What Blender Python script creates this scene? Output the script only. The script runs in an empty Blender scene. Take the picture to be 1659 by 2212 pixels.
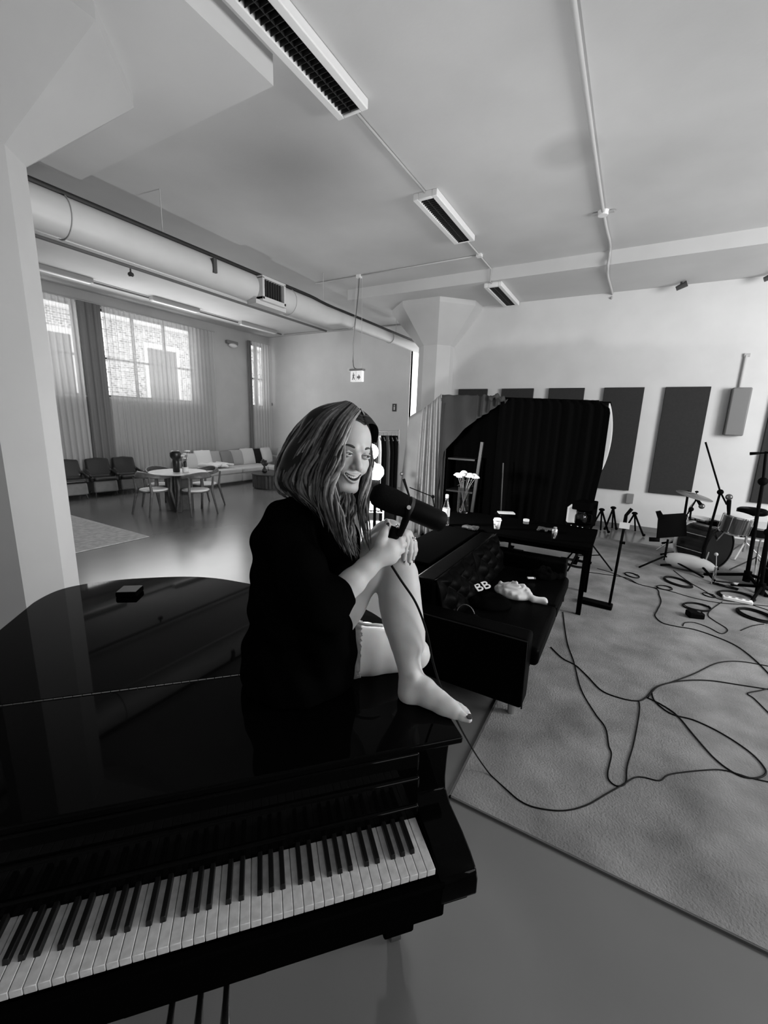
import bpy, math, random
import numpy as np
from mathutils import Vector, Matrix
random.seed(7); PI = math.pi
S = bpy.context.scene; COL = S.collection
S.view_settings.view_transform = 'Standard'; S.view_settings.look = 'None'
S.view_settings.gamma = 1; S.view_settings.exposure = 0.0
try: S.view_settings.use_curve_mapping = False
except Exception: pass

# ---------------- camera (eye height 1.83 m) ----------------
H = 1.83; FPX = 903.6; CX, CY = 829.5, 1106.0
yaw, pitch, roll = -.5172972, -.2112176, .0332745
Fv = Vector((math.sin(yaw)*math.cos(pitch), math.cos(yaw)*math.cos(pitch), math.sin(pitch)))
_r = Vector((math.cos(yaw), -math.sin(yaw), 0)); _u = _r.cross(Fv)
Rv = _r*math.cos(roll)+_u*math.sin(roll); Uv = -_r*math.sin(roll)+_u*math.cos(roll)
cam = bpy.data.cameras.new('camera'); co = bpy.data.objects.new('camera', cam); COL.objects.link(co)
cam.sensor_fit = 'VERTICAL'; cam.sensor_height = 24; cam.sensor_width = 18
cam.lens = FPX/2212*24; cam.clip_start = .05; cam.clip_end = 200
m = Matrix.Identity(4)
for i in range(3):
    m[i][0] = Rv[i]; m[i][1] = Uv[i]; m[i][2] = -Fv[i]; m[i][3] = (0, 0, H)[i]
co.matrix_world = m; S.camera = co
EYE = Vector((0, 0, H))
def ray(x, y): return Fv + Rv*((x-CX)/FPX) - Uv*((y-CY)/FPX)
def P(x, y, z=0.0):
    d = ray(x, y); return EYE + d*((z-H)/d.z)
def AY(x, y, Y):
    d = ray(x, y); return EYE + d*(Y/d.y)
def AX(x, y, X):
    d = ray(x, y); return EYE + d*(X/d.x)
def D(x, y, k): return EYE + ray(x, y)*k

# ---------------- materials ----------------
MATS = {}
def mat(name, g, rough=.6, metal=0, spec=.5, noise=0, nscale=8, bump=0, bscale=40, coat=0, g2=None, detail=6, rvar=0):
    if name in MATS: return MATS[name]
    m = bpy.data.materials.new(name); m.use_nodes = True; nt = m.node_tree; b = nt.nodes['Principled BSDF']
    b.inputs['Base Color'].default_value = (g, g, g, 1); b.inputs['Roughness'].default_value = rough
    b.inputs['Metallic'].default_value = metal; b.inputs['Specular IOR Level'].default_value = spec
    b.inputs['Coat Weight'].default_value = coat; b.inputs['Coat Roughness'].default_value = .05
    tc = nt.nodes.new('ShaderNodeTexCoord')
    n = nt.nodes.new('ShaderNodeTexNoise'); n.inputs['Scale'].default_value = nscale; n.inputs['Detail'].default_value = detail
    nt.links.new(tc.outputs['Object'], n.inputs['Vector'])
    if noise or g2 is not None:
        r = nt.nodes.new('ShaderNodeMapRange'); r.inputs[1].default_value = .3; r.inputs[2].default_value = .7
        lo, hi = (g*(1-noise), g*(1+noise)) if g2 is None else (g, g2)
        r.inputs[3].default_value = lo; r.inputs[4].default_value = hi
        nt.links.new(n.outputs['Fac'], r.inputs[0]); nt.links.new(r.outputs[0], b.inputs['Base Color'])
    if rvar:
        r = nt.nodes.new('ShaderNodeMapRange'); r.inputs[1].default_value = .3; r.inputs[2].default_value = .7
        r.inputs[3].default_value = rough-rvar; r.inputs[4].default_value = rough+rvar
        nt.links.new(n.outputs['Fac'], r.inputs[0]); nt.links.new(r.outputs[0], b.inputs['Roughness'])
    if bump:
        n2 = nt.nodes.new('ShaderNodeTexNoise'); n2.inputs['Scale'].default_value = bscale; n2.inputs['Detail'].default_value = 5
        nt.links.new(tc.outputs['Object'], n2.inputs['Vector'])
        bp = nt.nodes.new('ShaderNodeBump'); bp.inputs['Strength'].default_value = bump; bp.inputs['Distance'].default_value = .01
        nt.links.new(n2.outputs['Fac'], bp.inputs['Height']); nt.links.new(bp.outputs[0], b.inputs['Normal'])
    MATS[name] = m; return m
def emis(name, g, s):
    m = bpy.data.materials.new(name); m.use_nodes = True; b = m.node_tree.nodes['Principled BSDF']
    b.inputs['Base Color'].default_value = (g, g, g, 1); b.inputs['Emission Color'].default_value = (1, 1, 1, 1)
    b.inputs['Emission Strength'].default_value = s; return m
def glassmat(name, g=.95, rough=.02, ior=1.45):
    m = bpy.data.materials.new(name); m.use_nodes = True; b = m.node_tree.nodes['Principled BSDF']
    b.inputs['Base Color'].default_value = (g, g, g, 1); b.inputs['Roughness'].default_value = rough
    b.inputs['Transmission Weight'].default_value = 1; b.inputs['IOR'].default_value = ior; return m
def sheer(name, g, transp, transl=.5):
    m = bpy.data.materials.new(name); m.use_nodes = True; nt = m.node_tree
    for n in list(nt.nodes): nt.nodes.remove(n)
    o = nt.nodes.new('ShaderNodeOutputMaterial'); d = nt.nodes.new('ShaderNodeBsdfDiffuse'); t = nt.nodes.new('ShaderNodeBsdfTranslucent')
    tr = nt.nodes.new('ShaderNodeBsdfTransparent'); a = nt.nodes.new('ShaderNodeMixShader'); c = nt.nodes.new('ShaderNodeMixShader')
    d.inputs[0].default_value = (g, g, g, 1); t.inputs[0].default_value = (g, g, g, 1)
    a.inputs[0].default_value = transl; c.inputs[0].default_value = transp
    nt.links.new(d.outputs[0], a.inputs[1]); nt.links.new(t.outputs[0], a.inputs[2])
    nt.links.new(a.outputs[0], c.inputs[1]); nt.links.new(tr.outputs[0], c.inputs[2]); nt.links.new(c.outputs[0], o.inputs[0]); return m

# ---------------- mesh builder ----------------
class MB:
    def __init__(s): s.v = []; s.f = []
    def add(s, vs, fs, M=None):
        b = len(s.v)
        s.v += [tuple(M @ Vector(p)) if M else tuple(p) for p in vs]
        s.f += [tuple(i+b for i in f) for f in fs]; return s
    def box(s, a, b, M=None, taper=0):
        x0, y0, z0 = a; x1, y1, z1 = b; t = taper
        vs = [(x0, y0, z0), (x1, y0, z0), (x1, y1, z0), (x0, y1, z0), (x0+t, y0+t, z1), (x1-t, y0+t, z1), (x1-t, y1-t, z1), (x0+t, y1-t, z1)]
        return s.add(vs, [(3, 2, 1, 0), (4, 5, 6, 7), (0, 1, 5, 4), (1, 2, 6, 5), (2, 3, 7, 6), (3, 0, 4, 7)], M)
    def cyl(s, p0, p1, r0, r1=None, n=16, cap=True):
        p0 = Vector(p0); p1 = Vector(p1); r1 = r0 if r1 is None else r1
        d = (p1-p0).normalized(); a = d.orthogonal().normalized(); b = d.cross(a)
        vs = []
        for p, r in ((p0, r0), (p1, r1)):
            for i in range(n):
                t = 2*PI*i/n; vs.append(p+a*math.cos(t)*r+b*math.sin(t)*r)
        fs = [(i, (i+1) % n, n+(i+1) % n, n+i) for i in range(n)]
        if cap: fs += [tuple(range(n-1, -1, -1)), tuple(range(n, 2*n))]
        return s.add(vs, fs)
    def tube(s, pts, r, n=8, flat=1.0, up=None):
        pts = [Vector(p) for p in pts]; k = len(pts); rs = r if isinstance(r, (list, tuple)) else [r]*k
        a = None; vs = []
        for i, p in enumerate(pts):
            d = (pts[min(i+1, k-1)]-pts[max(i-1, 0)])
            d = d.normalized() if d.length > 1e-9 else Vector((0, 0, 1))
            if a is None: a = (Vector(up) if up else d.orthogonal())
            a = (a-d*a.dot(d)); a = a.normalized() if a.length > 1e-6 else d.orthogonal().normalized()
            b = d.cross(a)
            for j in range(n):
                t = 2*PI*j/n; vs.append(p+a*(math.cos(t)*rs[i]*flat)+b*(math.sin(t)*rs[i]))
        fs = [(i*n+j, i*n+(j+1) % n, (i+1)*n+(j+1) % n, (i+1)*n+j) for i in range(k-1) for j in range(n)]
        fs += [tuple(range(n-1, -1, -1)), tuple(range((k-1)*n, k*n))]
        return s.add(vs, fs)
    def lathe(s, prof, o=(0, 0, 0), n=24, M=None):
        vs = []; o = Vector(o)
        for r, z in prof:
            for i in range(n):
                t = 2*PI*i/n; vs.append(o+Vector((math.cos(t)*r, math.sin(t)*r, z)))
        k = len(prof)
        fs = [(i*n+j, i*n+(j+1) % n, (i+1)*n+(j+1) % n, (i+1)*n+j) for i in range(k-1) for j in range(n)]
        fs += [tuple(range(n-1, -1, -1)), tuple(range((k-1)*n, k*n))]
        return s.add(vs, fs, M)
    def ball(s, c, r, n=16, sc=(1, 1, 1)):
        c = Vector(c); k = max(6, n//2)
        vs = [c+Vector((0, 0, -r*sc[2]))]
        for i in range(1, k):
            a = -PI/2+PI*i/k
            for j in range(n):
                t = 2*PI*j/n; vs.append(c+Vector((math.cos(a)*math.cos(t)*r*sc[0], math.cos(a)*math.sin(t)*r*sc[1], math.sin(a)*r*sc[2])))
        vs.append(c+Vector((0, 0, r*sc[2]))); L = len(vs)-1
        fs = [(0, 1+(j+1) % n, 1+j) for j in range(n)]
        fs += [(1+i*n+j, 1+i*n+(j+1) % n, 1+(i+1)*n+(j+1) % n, 1+(i+1)*n+j) for i in range(k-2) for j in range(n)]
        fs += [(1+(k-2)*n+j, 1+(k-2)*n+(j+1) % n, L) for j in range(n)]
        return s.add(vs, fs)
    def prism(s, poly, z0, z1, M=None):
        n = len(poly); vs = [(x, y, z0) for x, y in poly]+[(x, y, z1) for x, y in poly]
        fs = [tuple(range(n-1, -1, -1)), tuple(range(n, 2*n))]+[(i, (i+1) % n, n+(i+1) % n, n+i) for i in range(n)]
        return s.add(vs, fs, M)
    def grid(s, fn, nu, nv, close_u=False):
        vs = [fn(i/(nu-1) if not close_u else i/nu, j/(nv-1)) for j in range(nv) for i in range(nu)]
        m_ = nu if close_u else nu-1
        fs = [(j*nu+i, j*nu+(i+1) % nu, (j+1)*nu+(i+1) % nu, (j+1)*nu+i) for j in range(nv-1) for i in range(m_)]
        return s.add(vs, fs)
    def build(s, name, material, parent=None, smooth=False, bevel=0, solid=0, sub=0, seg=2):
        me = bpy.data.meshes.new(name)
        me.from_pydata([tuple(p) for p in s.v], [], s.f); me.validate(); me.update()
        o = bpy.data.objects.new(name, me); COL.objects.link(o)
        me.materials.append(material)
        if parent: o.parent = parent
        if smooth: me.shade_smooth()
        if solid:
            q = o.modifiers.new('thickness', 'SOLIDIFY'); q.thickness = solid; q.offset = 0
        if bevel:
            q = o.modifiers.new('rounding', 'BEVEL'); q.width = bevel; q.segments = seg; q.limit_method = 'ANGLE'
            if smooth is False: me.shade_smooth(); me.set_sharp_from_angle(angle=math.radians(40))
        if sub:
            q = o.modifiers.new('smoothing', 'SUBSURF'); q.levels = sub; q.render_levels = sub
        return o
def sharp(o, a=40):
    o.data.shade_smooth(); o.data.set_sharp_from_angle(angle=math.radians(a)); return o
def tag(o, label=None, cat=None, group=None, kind=None):
    if label: o['label'] = label
    if cat: o['category'] = cat
    if group: o['group'] = group
    if kind: o['kind'] = kind
    return o
def thing(name, label, cat, loc=(0, 0, 0), rz=0, group=None):
    o = bpy.data.objects.new(name, None); COL.objects.link(o); o.location = loc; o.rotation_euler = (0, 0, rz)
    o.empty_display_size = .1
    return tag(o, label, cat, group)
def struct(name, mb, m, label=None, **k):
    o = mb.build(name, m, **k); o['kind'] = 'structure'
    if label: o['label'] = label
    return o
def dup(root, loc, rz, label=None, group=None):
    def cp(o, par):
        c = o.copy(); COL.objects.link(c)
        if par: c.parent = par
        for ch in kids.get(o, []): cp(ch, c)
        return c
    kids = {}
    for o in list(COL.objects):
        if o.parent: kids.setdefault(o.parent, []).append(o)
    r = cp(root, None); r.location = loc; r.rotation_euler = (0, 0, rz)
    if label: r['label'] = label
    if group: r['group'] = group
    return r
def spl(pts, n=6):
    """Catmull-Rom through points"""
    p = [Vector(q) for q in pts]; out = []
    for i in range(len(p)-1):
        a = p[max(i-1, 0)]; b = p[i]; c = p[i+1]; d = p[min(i+2, len(p)-1)]
        for k in range(n):
            t = k/n
            out.append(.5*((2*b)+(c-a)*t+(2*a-5*b+4*c-d)*t*t+(3*b-a-3*c+d)*t**3))
    out.append(p[-1]); return out

# ---------------- organic solid modelling (numpy distance field + surface nets) ----------------
class SDF:
    def __init__(s, lo, hi, h):
        s.lo = np.array(lo, float); s.h = h; s.n = np.ceil((np.array(hi)-s.lo)/h).astype(int)+1
        s.d = np.full(s.n, 1.0, np.float32)
    def _sub(s, lo, hi, pad):
        a = np.maximum(np.floor((np.array(lo)-pad-s.lo)/s.h).astype(int), 0)
        b = np.minimum(np.ceil((np.array(hi)+pad-s.lo)/s.h).astype(int)+1, s.n)
        if np.any(b <= a): return None, None
        ax = [(s.lo[i]+np.arange(a[i], b[i])*s.h).astype(np.float32) for i in range(3)]
        return (slice(a[0], b[0]), slice(a[1], b[1]), slice(a[2], b[2])), np.meshgrid(*ax, indexing='ij', sparse=True)
    def _mix(s, sl, d, k, sub):
        c = s.d[sl]
        if sub:
            if k > 0:
                h = np.clip(.5-.5*(c+d)/k, 0, 1); s.d[sl] = c*(1-h)+(-d)*h+k*h*(1-h)
            else: s.d[sl] = np.maximum(c, -d)
        else:
            if k > 0:
                h = np.clip(.5+.5*(c-d)/k, 0, 1); s.d[sl] = c*(1-h)+d*h-k*h*(1-h)
            else: s.d[sl] = np.minimum(c, d)
    def cap(s, a, b, r0, r1=None, k=.01, sub=False, sc=None):
        """tapered capsule"""
        a = np.array(a, float); b = np.array(b, float); r1 = r0 if r1 is None else r1; R = max(r0, r1)
        sl, g = s._sub(np.minimum(a, b)-R, np.maximum(a, b)+R, k*1.5+3*s.h)
        if sl is None: return s
        ab = b-a; L = float(ab@ab)+1e-12
        t = np.clip(((g[0]-a[0])*ab[0]+(g[1]-a[1])*ab[1]+(g[2]-a[2])*ab[2])/L, 0, 1)
        d = np.sqrt((g[0]-a[0]-t*ab[0])**2+(g[1]-a[1]-t*ab[1])**2+(g[2]-a[2]-t*ab[2])**2)-(r0+(r1-r0)*t)
        s._mix(sl, d, k, sub); return s
    def chain(s, pts, rs, k=.01, k0=None):
        for i in range(len(pts)-1): s.cap(pts[i], pts[i+1], rs[i], rs[i+1], k if (i or k0 is None) else k0)
        return s
    def ell(s, c, r, ax=None, k=.01, sub=False):
        """ellipsoid, ax = 3 row axes"""
        c = np.array(c, float); r = np.array(r, float); R = r.max()
        sl, g = s._sub(c-R, c+R, k*1.5+3*s.h)
        if sl is None: return s
        A = np.eye(3) if ax is None else np.array([list(v) for v in ax], float)
        q = [(g[0]-c[0])*A[i][0]+(g[1]-c[1])*A[i][1]+(g[2]-c[2])*A[i][2] for i in range(3)]
        k0 = np.sqrt(sum((q[i]/r[i])**2 for i in range(3))); k1 = np.sqrt(sum((q[i]/r[i]**2)**2 for i in range(3)))
        d = k0*(k0-1)/np.maximum(k1, 1e-6)
        s._mix(sl, d, k, sub); return s
    def mesh(s, mb, smooth=2):
        d = s.d; n = d.shape; ins = d < 0
        c = np.zeros([k-1 for k in n], np.uint8)
        for i in (0, 1):
            for j in (0, 1):
                for k in (0, 1): c += ins[i:n[0]-1+i, j:n[1]-1+j, k:n[2]-1+k]
        act = (c > 0) & (c < 8); ids = np.full(act.shape, -1, np.int64); idx = np.argwhere(act); ids[act] = np.arange(len(idx))
        acc = np.zeros((len(idx), 3)); cnt = np.zeros(len(idx))
        cor = [(i, j, k) for i in (0, 1) for j in (0, 1) for k in (0, 1)]
        for a in range(8):
            for b in range(a+1, 8):
                A, B = np.array(cor[a]), np.array(cor[b])
                if np.abs(A-B).sum() != 1: continue
                da = d[tuple((idx+A).T)]; db = d[tuple((idx+B).T)]; m_ = (da < 0) != (db < 0)
                t = np.where(m_, da/np.where(m_, da-db, 1), 0)
                acc += np.where(m_[:, None], A+(B-A)*t[:, None], 0); cnt += m_
        vt = s.lo+(idx+acc/cnt[:, None])*s.h
        faces = []
        for ax in range(3):
            o1, o2 = [(1, 2), (2, 0), (0, 1)][ax]
            sa = [slice(1, -1)]*3; sa[ax] = slice(0, n[ax]-1); sb = [slice(1, -1)]*3; sb[ax] = slice(1, n[ax])
            a_ = ins[tuple(sa)]; b_ = ins[tuple(sb)]; e = np.argwhere(a_ != b_)
            if not len(e): continue
            flip = a_[tuple(e.T)]
            base = e.copy(); base[:, o1] += 1; base[:, o2] += 1
            def gid(x, y):
                q = base.copy(); q[:, o1] -= x; q[:, o2] -= y; return ids[tuple(q.T)]
            q = np.stack([gid(1, 1), gid(0, 1), gid(0, 0), gid(1, 0)], 1)
            q[~flip] = q[~flip][:, ::-1]; faces.append(q)
        F = np.concatenate(faces)
        for _ in range(smooth):
            ac = np.zeros_like(vt); cn = np.zeros(len(vt))
            for a, b in ((0, 1), (1, 2), (2, 3), (3, 0)):
                np.add.at(ac, F[:, a], vt[F[:, b]]); np.add.at(cn, F[:, a], 1)
                np.add.at(ac, F[:, b], vt[F[:, a]]); np.add.at(cn, F[:, b], 1)
            vt = vt*.4+.6*ac/np.maximum(cn, 1)[:, None]
        b0 = len(mb.v); mb.v += [tuple(p) for p in vt.tolist()]; mb.f += [tuple(i+b0 for i in f) for f in F.tolist()]
        return mb
# ================= THE ROOM =================
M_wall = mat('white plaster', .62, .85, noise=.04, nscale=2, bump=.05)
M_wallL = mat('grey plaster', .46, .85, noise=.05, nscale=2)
M_ceil = mat('painted concrete ceiling', .52, .9, noise=.10, nscale=.7, bump=.08, bscale=25)
M_col = mat('painted column', .50, .85, noise=.04, nscale=2)
M_floor = mat('polished concrete', .125, .23, noise=.12, nscale=.9, spec=.7, detail=3)
M_white = mat('white enamel', .75, .5)
M_cond = mat('grey conduit paint', .42, .6)
M_dark = mat('dark grey metal', .05, .5)
M_black = mat('matt black', .0025, .6, spec=.02)
XL, XR, YB, YF, YW = -10.66, 6.2, -3.2, 10.7, 8.99
Z1, Z0 = 4.408, 4.215
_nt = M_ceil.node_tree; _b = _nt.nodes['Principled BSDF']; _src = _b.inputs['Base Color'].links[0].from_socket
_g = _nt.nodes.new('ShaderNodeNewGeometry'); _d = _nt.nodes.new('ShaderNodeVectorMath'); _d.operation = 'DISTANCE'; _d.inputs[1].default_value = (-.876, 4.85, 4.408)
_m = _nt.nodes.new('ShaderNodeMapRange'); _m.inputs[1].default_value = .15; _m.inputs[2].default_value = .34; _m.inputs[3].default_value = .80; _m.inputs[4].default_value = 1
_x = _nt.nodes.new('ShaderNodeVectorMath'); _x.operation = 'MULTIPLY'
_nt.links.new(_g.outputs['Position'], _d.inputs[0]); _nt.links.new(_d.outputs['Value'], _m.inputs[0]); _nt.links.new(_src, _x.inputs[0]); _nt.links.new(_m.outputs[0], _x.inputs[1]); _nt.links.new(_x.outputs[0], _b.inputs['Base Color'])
struct('floor', MB().box((XL-.2, YB-.2, -.2), (XR+.2, YF+.2, 0)), M_floor)
struct('ceiling', MB().box((XL-.2, YB-.2, Z1), (XR+.2, YF+.2, Z1+.2)), M_ceil)
struct('trim_1', MB().box((-5.3, 7.53, Z0), (XR, YW+.05, Z1+.01)), mat('lowered ceiling band paint', .55, .9, noise=.07, nscale=.8), 'lowered white ceiling band along the far wall')
struct('trim_2', MB().box((-5.4, -.2, Z0), (-2.6, 2.72, Z1+.01)), MATS['lowered ceiling band paint'], 'lowered ceiling slab above the near column')
# back wall with panels, and the return beside the far column
struct('wall_back', MB().box((-4.0, YW, 0), (XR, YW+.2, Z1)).box((-4.2, YW, 0), (-4.0, YF+.2, Z1)), M_wall)
struct('wall_far', MB().box((XL-.2, YF, 0), (-5.41, YF+.2, Z1)).box((-5.41, YF, 4.2), (-4.2, YF+.2, Z1)), mat('far wall plaster', .70, .85, noise=.04, nscale=2))
struct('wall_right', MB().box((XR, YB, 0), (XR+.2, YF, Z1)), M_wall)
struct('wall_rear', MB().box((XL, YB-.2, 0), (XR, YB, Z1)), M_wall)
# left wall with three window openings
wins = [(3.2, 5.06), (5.53, 7.93), (9.93, 10.60)]; WZ0, WZ1 = 2.2, 4.14
w = MB(); y = YB
for a, b in wins:
    w.box((XL-.25, y, 0), (XL, a, Z1)); w.box((XL-.25, a, 0), (XL, b, WZ0)); w.box((XL-.25, a, WZ1), (XL, b, Z1)); y = b
w.box((XL-.25, y, 0), (XL, YF, Z1))
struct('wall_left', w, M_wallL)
M_frame = mat('window frame paint', .10, .5); M_pane = glassmat('window glass', 1, 0, 1.01)
for i, (a, b) in enumerate(wins):
    f = MB(); t = .05; X0, X1 = XL-.2, XL-.13
    f.box((X0, a, WZ0), (X1, a+t, WZ1)).box((X0, b-t, WZ0), (X1, b, WZ1)).box((X0, a, WZ0), (X1, b, WZ0+t)).box((X0, a, WZ1-t), (X1, b, WZ1))
    zt = WZ0+(WZ1-WZ0)*.44
    f.box((X0, a, zt), (X1, b, zt+.045))
    for k in range(1, 3 if b-a > 1 else 2): f.box((X0, a+(b-a)*k/(3 if b-a > 1 else 2)-.022, WZ0), (X1, a+(b-a)*k/(3 if b-a > 1 else 2)+.022, WZ1))
    o = struct('window_%d' % (i+1), f, M_frame)
    g = MB().box((XL-.18, a, WZ0), (XL-.17, b, WZ1)).build('pane', M_pane, o)
    MB().box((XL-.12, a-.02, WZ0-.03), (XL+.03, b+.02, WZ0)).build('window_sill', M_white, o)
# added glowing panel standing for the lit space beyond the far wall
o = struct('window_4', MB().box((-5.44, YF+.02, 0), (-5.41, YF+.18, 4.2)).box((-4.23, YF+.02, 0), (-4.2, YF+.18, 4.2)).box((-5.41, YF+.02, 4.16), (-4.23, YF+.18, 4.2)), M_white, 'tall glowing panel for the lit space beside the far column')
MB().box((-5.41, YF+.12, 0), (-4.23, YF+.14, 4.16)).build('pane', emis('lit space glow', .9, 2.2), o)
struct('baseboard_back', MB().box((-3.4, YW-.015, 0), (XR, YW, .09)), mat('grey skirting', .16, .6))
struct('baseboard_left', MB().box((XL, YB, 0), (XL+.015, YF, .09)), MATS['grey skirting'])
# columns with mushroom capitals
def octa(cx, cy, r, rot=PI/8): return [(cx+r*math.cos(rot+PI/4*i), cy+r*math.sin(rot+PI/4*i)) for i in range(8)]
def capoct(cx, cy, a, ch): return [(cx+a, cy-a+ch), (cx+a, cy+a-ch), (cx+a-ch, cy+a), (cx-a+ch, cy+a), (cx-a, cy+a-ch), (cx-a, cy-a+ch), (cx-a+ch, cy-a), (cx+a-ch, cy-a)]
def column(cx, cy, r, a, zf, label, M_col=M_col):
    t = thing('column', label, 'column', (cx, cy, 0)); t['kind'] = 'structure'
    MB().prism(octa(0, 0, r), 0, zf).build('shaft', M_col, t)
    top = capoct(0, 0, a, .53); bot = octa(0, 0, r)
    vs = [(x, y, zf) for x, y in bot]+[(x, y, Z0-.09) for x, y in top]+[(x, y, Z0) for x, y in top]
    # match octagon vertex order: both start near +x,-y side
    bot2 = [bot[(i+7) % 8] for i in range(8)]
    vs[:8] = [(x, y, zf) for x, y in bot2]
    fs = [(i, (i+1) % 8, 8+(i+1) % 8, 8+i) for i in range(8)]+[(8+i, 8+(i+1) % 8, 16+(i+1) % 8, 16+i) for i in range(8)]+[tuple(range(7, -1, -1)), tuple(range(16, 24))]
    MB().add(vs, fs).build('capital', M_col, t)
    return t
column(-4.04, 1.33, .335, .95, 3.5, 'thick grey column with flared top at the left edge, beside the piano', mat('shade darkened column', .36, .85, noise=.04, nscale=2))  # near copy of the column paint, darkened to stand for its dimmer light
column(-3.88, 8.93, .40, .93, 3.45, 'white octagonal column with flared top behind the cloth booth')
# brick building across the street, seen through the left windows
def brick():
    m = mat('pale brickwork', .5, .9); nt = m.node_tree; b = nt.nodes['Principled BSDF']
    t = nt.nodes.new('ShaderNodeTexBrick'); tc = nt.nodes.new('ShaderNodeTexCoord'); mp = nt.nodes.new('ShaderNodeMapping')
    mp.inputs['Rotation'].default_value = (0, PI/2, PI/2)
    t.inputs['Color1'].default_value = (.62,)*3+(1,); t.inputs['Color2'].default_value = (.16,)*3+(1,); t.inputs['Mortar'].default_value = (.8,)*3+(1,)
    t.inputs['Scale'].default_value = 3.2; t.inputs['Mortar Size'].default_value = .03
    sx = nt.nodes.new('ShaderNodeSeparateXYZ'); cb = nt.nodes.new('ShaderNodeCombineXYZ')
    nt.links.new(tc.outputs['Object'], sx.inputs[0]); nt.links.new(sx.outputs[1], cb.inputs[0]); nt.links.new(sx.outputs[2], cb.inputs[1])
    nt.links.new(cb.outputs[0], t.inputs['Vector']); nt.links.new(t.outputs[0], b.inputs['Base Color']); return m
bt = thing('brick_building', 'pale brick building across the street seen through the sheer curtains', 'building', (-17, 8, 0))
MB().box((-1, -12, -3), (0, 14, 14)).build('facade', brick(), bt)
for yy in (-5.5, -1.6, 2.3, 6.2):
    f = MB().box((-.02, yy, 2.2), (.06, yy+1.5, 4.6)).build('window_frame', mat('pale stone', .75, .8), bt)
    MB().box((.02, yy+.15, 2.35), (.08, yy+1.35, 4.4)).build('window_pane', mat('dull window', .05, .3), bt)
MB().box((0, -12, 5.2), (.25, 14, 5.5)).build('cornice', MATS['pale stone'], bt)
# sheer curtains
M_sheer = sheer('sheer curtain', .74, .24, .45); M_drape = sheer('gathered curtain', .22, .0, .15)
def curtain(name, y0, y1, z0, z1, m, label, amp=.045, per=.12, x=XL+.12, grp=None):
    n = int((y1-y0)/per*10)
    def fn(a, b):
        yy = y0+(y1-y0)*a; ph = 2*PI*(yy-y0)/per
        k = .75+.25*math.sin(yy*3.1+b*2)
        return (x+amp*k*math.sin(ph+.8*math.sin(yy*2.3))*(.6+.4*(1-b)), yy+.012*math.sin(ph*2+b*3), z0+(z1-z0)*b)
    o = MB().grid(fn, n, 7).build(name, m, smooth=True); return tag(o, label, 'curtain', grp)
curtain('sheer_curtain', 5.51, 8.46, .03, 4.15, M_sheer, 'wide pleated sheer curtain over the middle multi-pane window')
curtain('sheer_curtain', 3.0, 5.0, .03, 4.15, M_sheer, 'pleated sheer curtain at the left edge beside the near column')
curtain('sheer_curtain', 9.86, 10.62, .03, 4.15, M_sheer, 'narrow sheer curtain over the small window in the far corner')
curtain('gathered_panel', 5.03, 5.48, .03, 4.16, M_drape, 'dark gathered panel for the shaded wall between the two left windows', .05, .15)  # added dark panel standing for the wall pier in shade
curtain('gathered_panel', 9.70, 9.84, .03, 4.16, M_drape, 'thin gathered curtain left of the corner window', .03, .07)
tag(MB().cyl((XL+.12, 3, 4.17), (XL+.12, 8.5, 4.17), .012).build('curtain_rail', M_cond), 'long thin curtain rail above the left windows', 'curtain rail')

# ---- ceiling services ----
def fixture(x, y0, y1, zc, label, dark=True):
    t = thing('ceiling_light', label, 'ceiling light', (x, (y0+y1)/2, zc), group='louvred ceiling lights'); h = (y1-y0)/2
    b = MB().box((-.15, -h, -.075), (-.085, h, 0)).box((.085, -h, -.075), (.15, h, 0)).box((-.085, -h, -.075), (.085, -h+.05, 0)).box((-.085, h-.03, -.075), (.085, h, 0))
    b.build('housing', M_white, t, bevel=.008)
    MB().box((-.085, -h+.05, -.03), (.085, h-.03, -.02)).build('reflector', mat('louvre shadow', .03, .6), t)
    l = MB(); n = int(2*h/.045)
    for k in range(n): l.box((-.085, -h+.05+k*.045, -.068), (.085, -h+.053+k*.045, -.03))
    for xx in (-.001,): l.box((xx-.0015, -h+.05, -.068), (xx+.0015, h-.03, -.03))
    l.build('louvre', mat('dark louvre', .06, .35, metal=.5), t)
fixture(-2.36, 1.95, 3.40, Z1, 'nearest louvred ceiling light, cut off by the top edge of the photo')
fixture(-2.37, 4.86, 6.20, Z1, 'middle louvred ceiling light in the row of three, halfway down the room')
fixture(-2.35, 7.60, 8.93, Z0, 'smallest, farthest louvred ceiling light near the far wall')
def pipe(name, pts, r, m, label, cat='conduit', g=None):
    o = MB().tube(pts, r, 8).build(name, m, smooth=True); return tag(o, label, cat, g)
pipe('ceiling_conduit', [(-2.37, 3.4, Z1-.015), (-2.37, 4.86, Z1-.015)], .012, M_cond, 'thin conduit joining the nearest ceiling light to the middle one')
pipe('ceiling_conduit', [(-2.37, 6.2, Z1-.015), (-2.37, 7.5, Z1-.015), (-2.37, 7.51, Z0-.015), (-2.37, 7.6, Z0-.015)], .012, M_cond, 'thin conduit from the middle ceiling light over the white band to the farthest light')
pipe('ceiling_conduit', [(-2.37, 6.87, Z1-.015), (-5.6, 6.9, Z1-.015)], .011, M_cond, 'thin conduit branching left towards the hanging exit sign')
tag(MB().box((-2.41, 6.83, Z1-.04), (-2.33, 6.91, Z1)).build('junction_box', M_white), 'small white junction box where two thin conduits meet', 'junction box')
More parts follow.
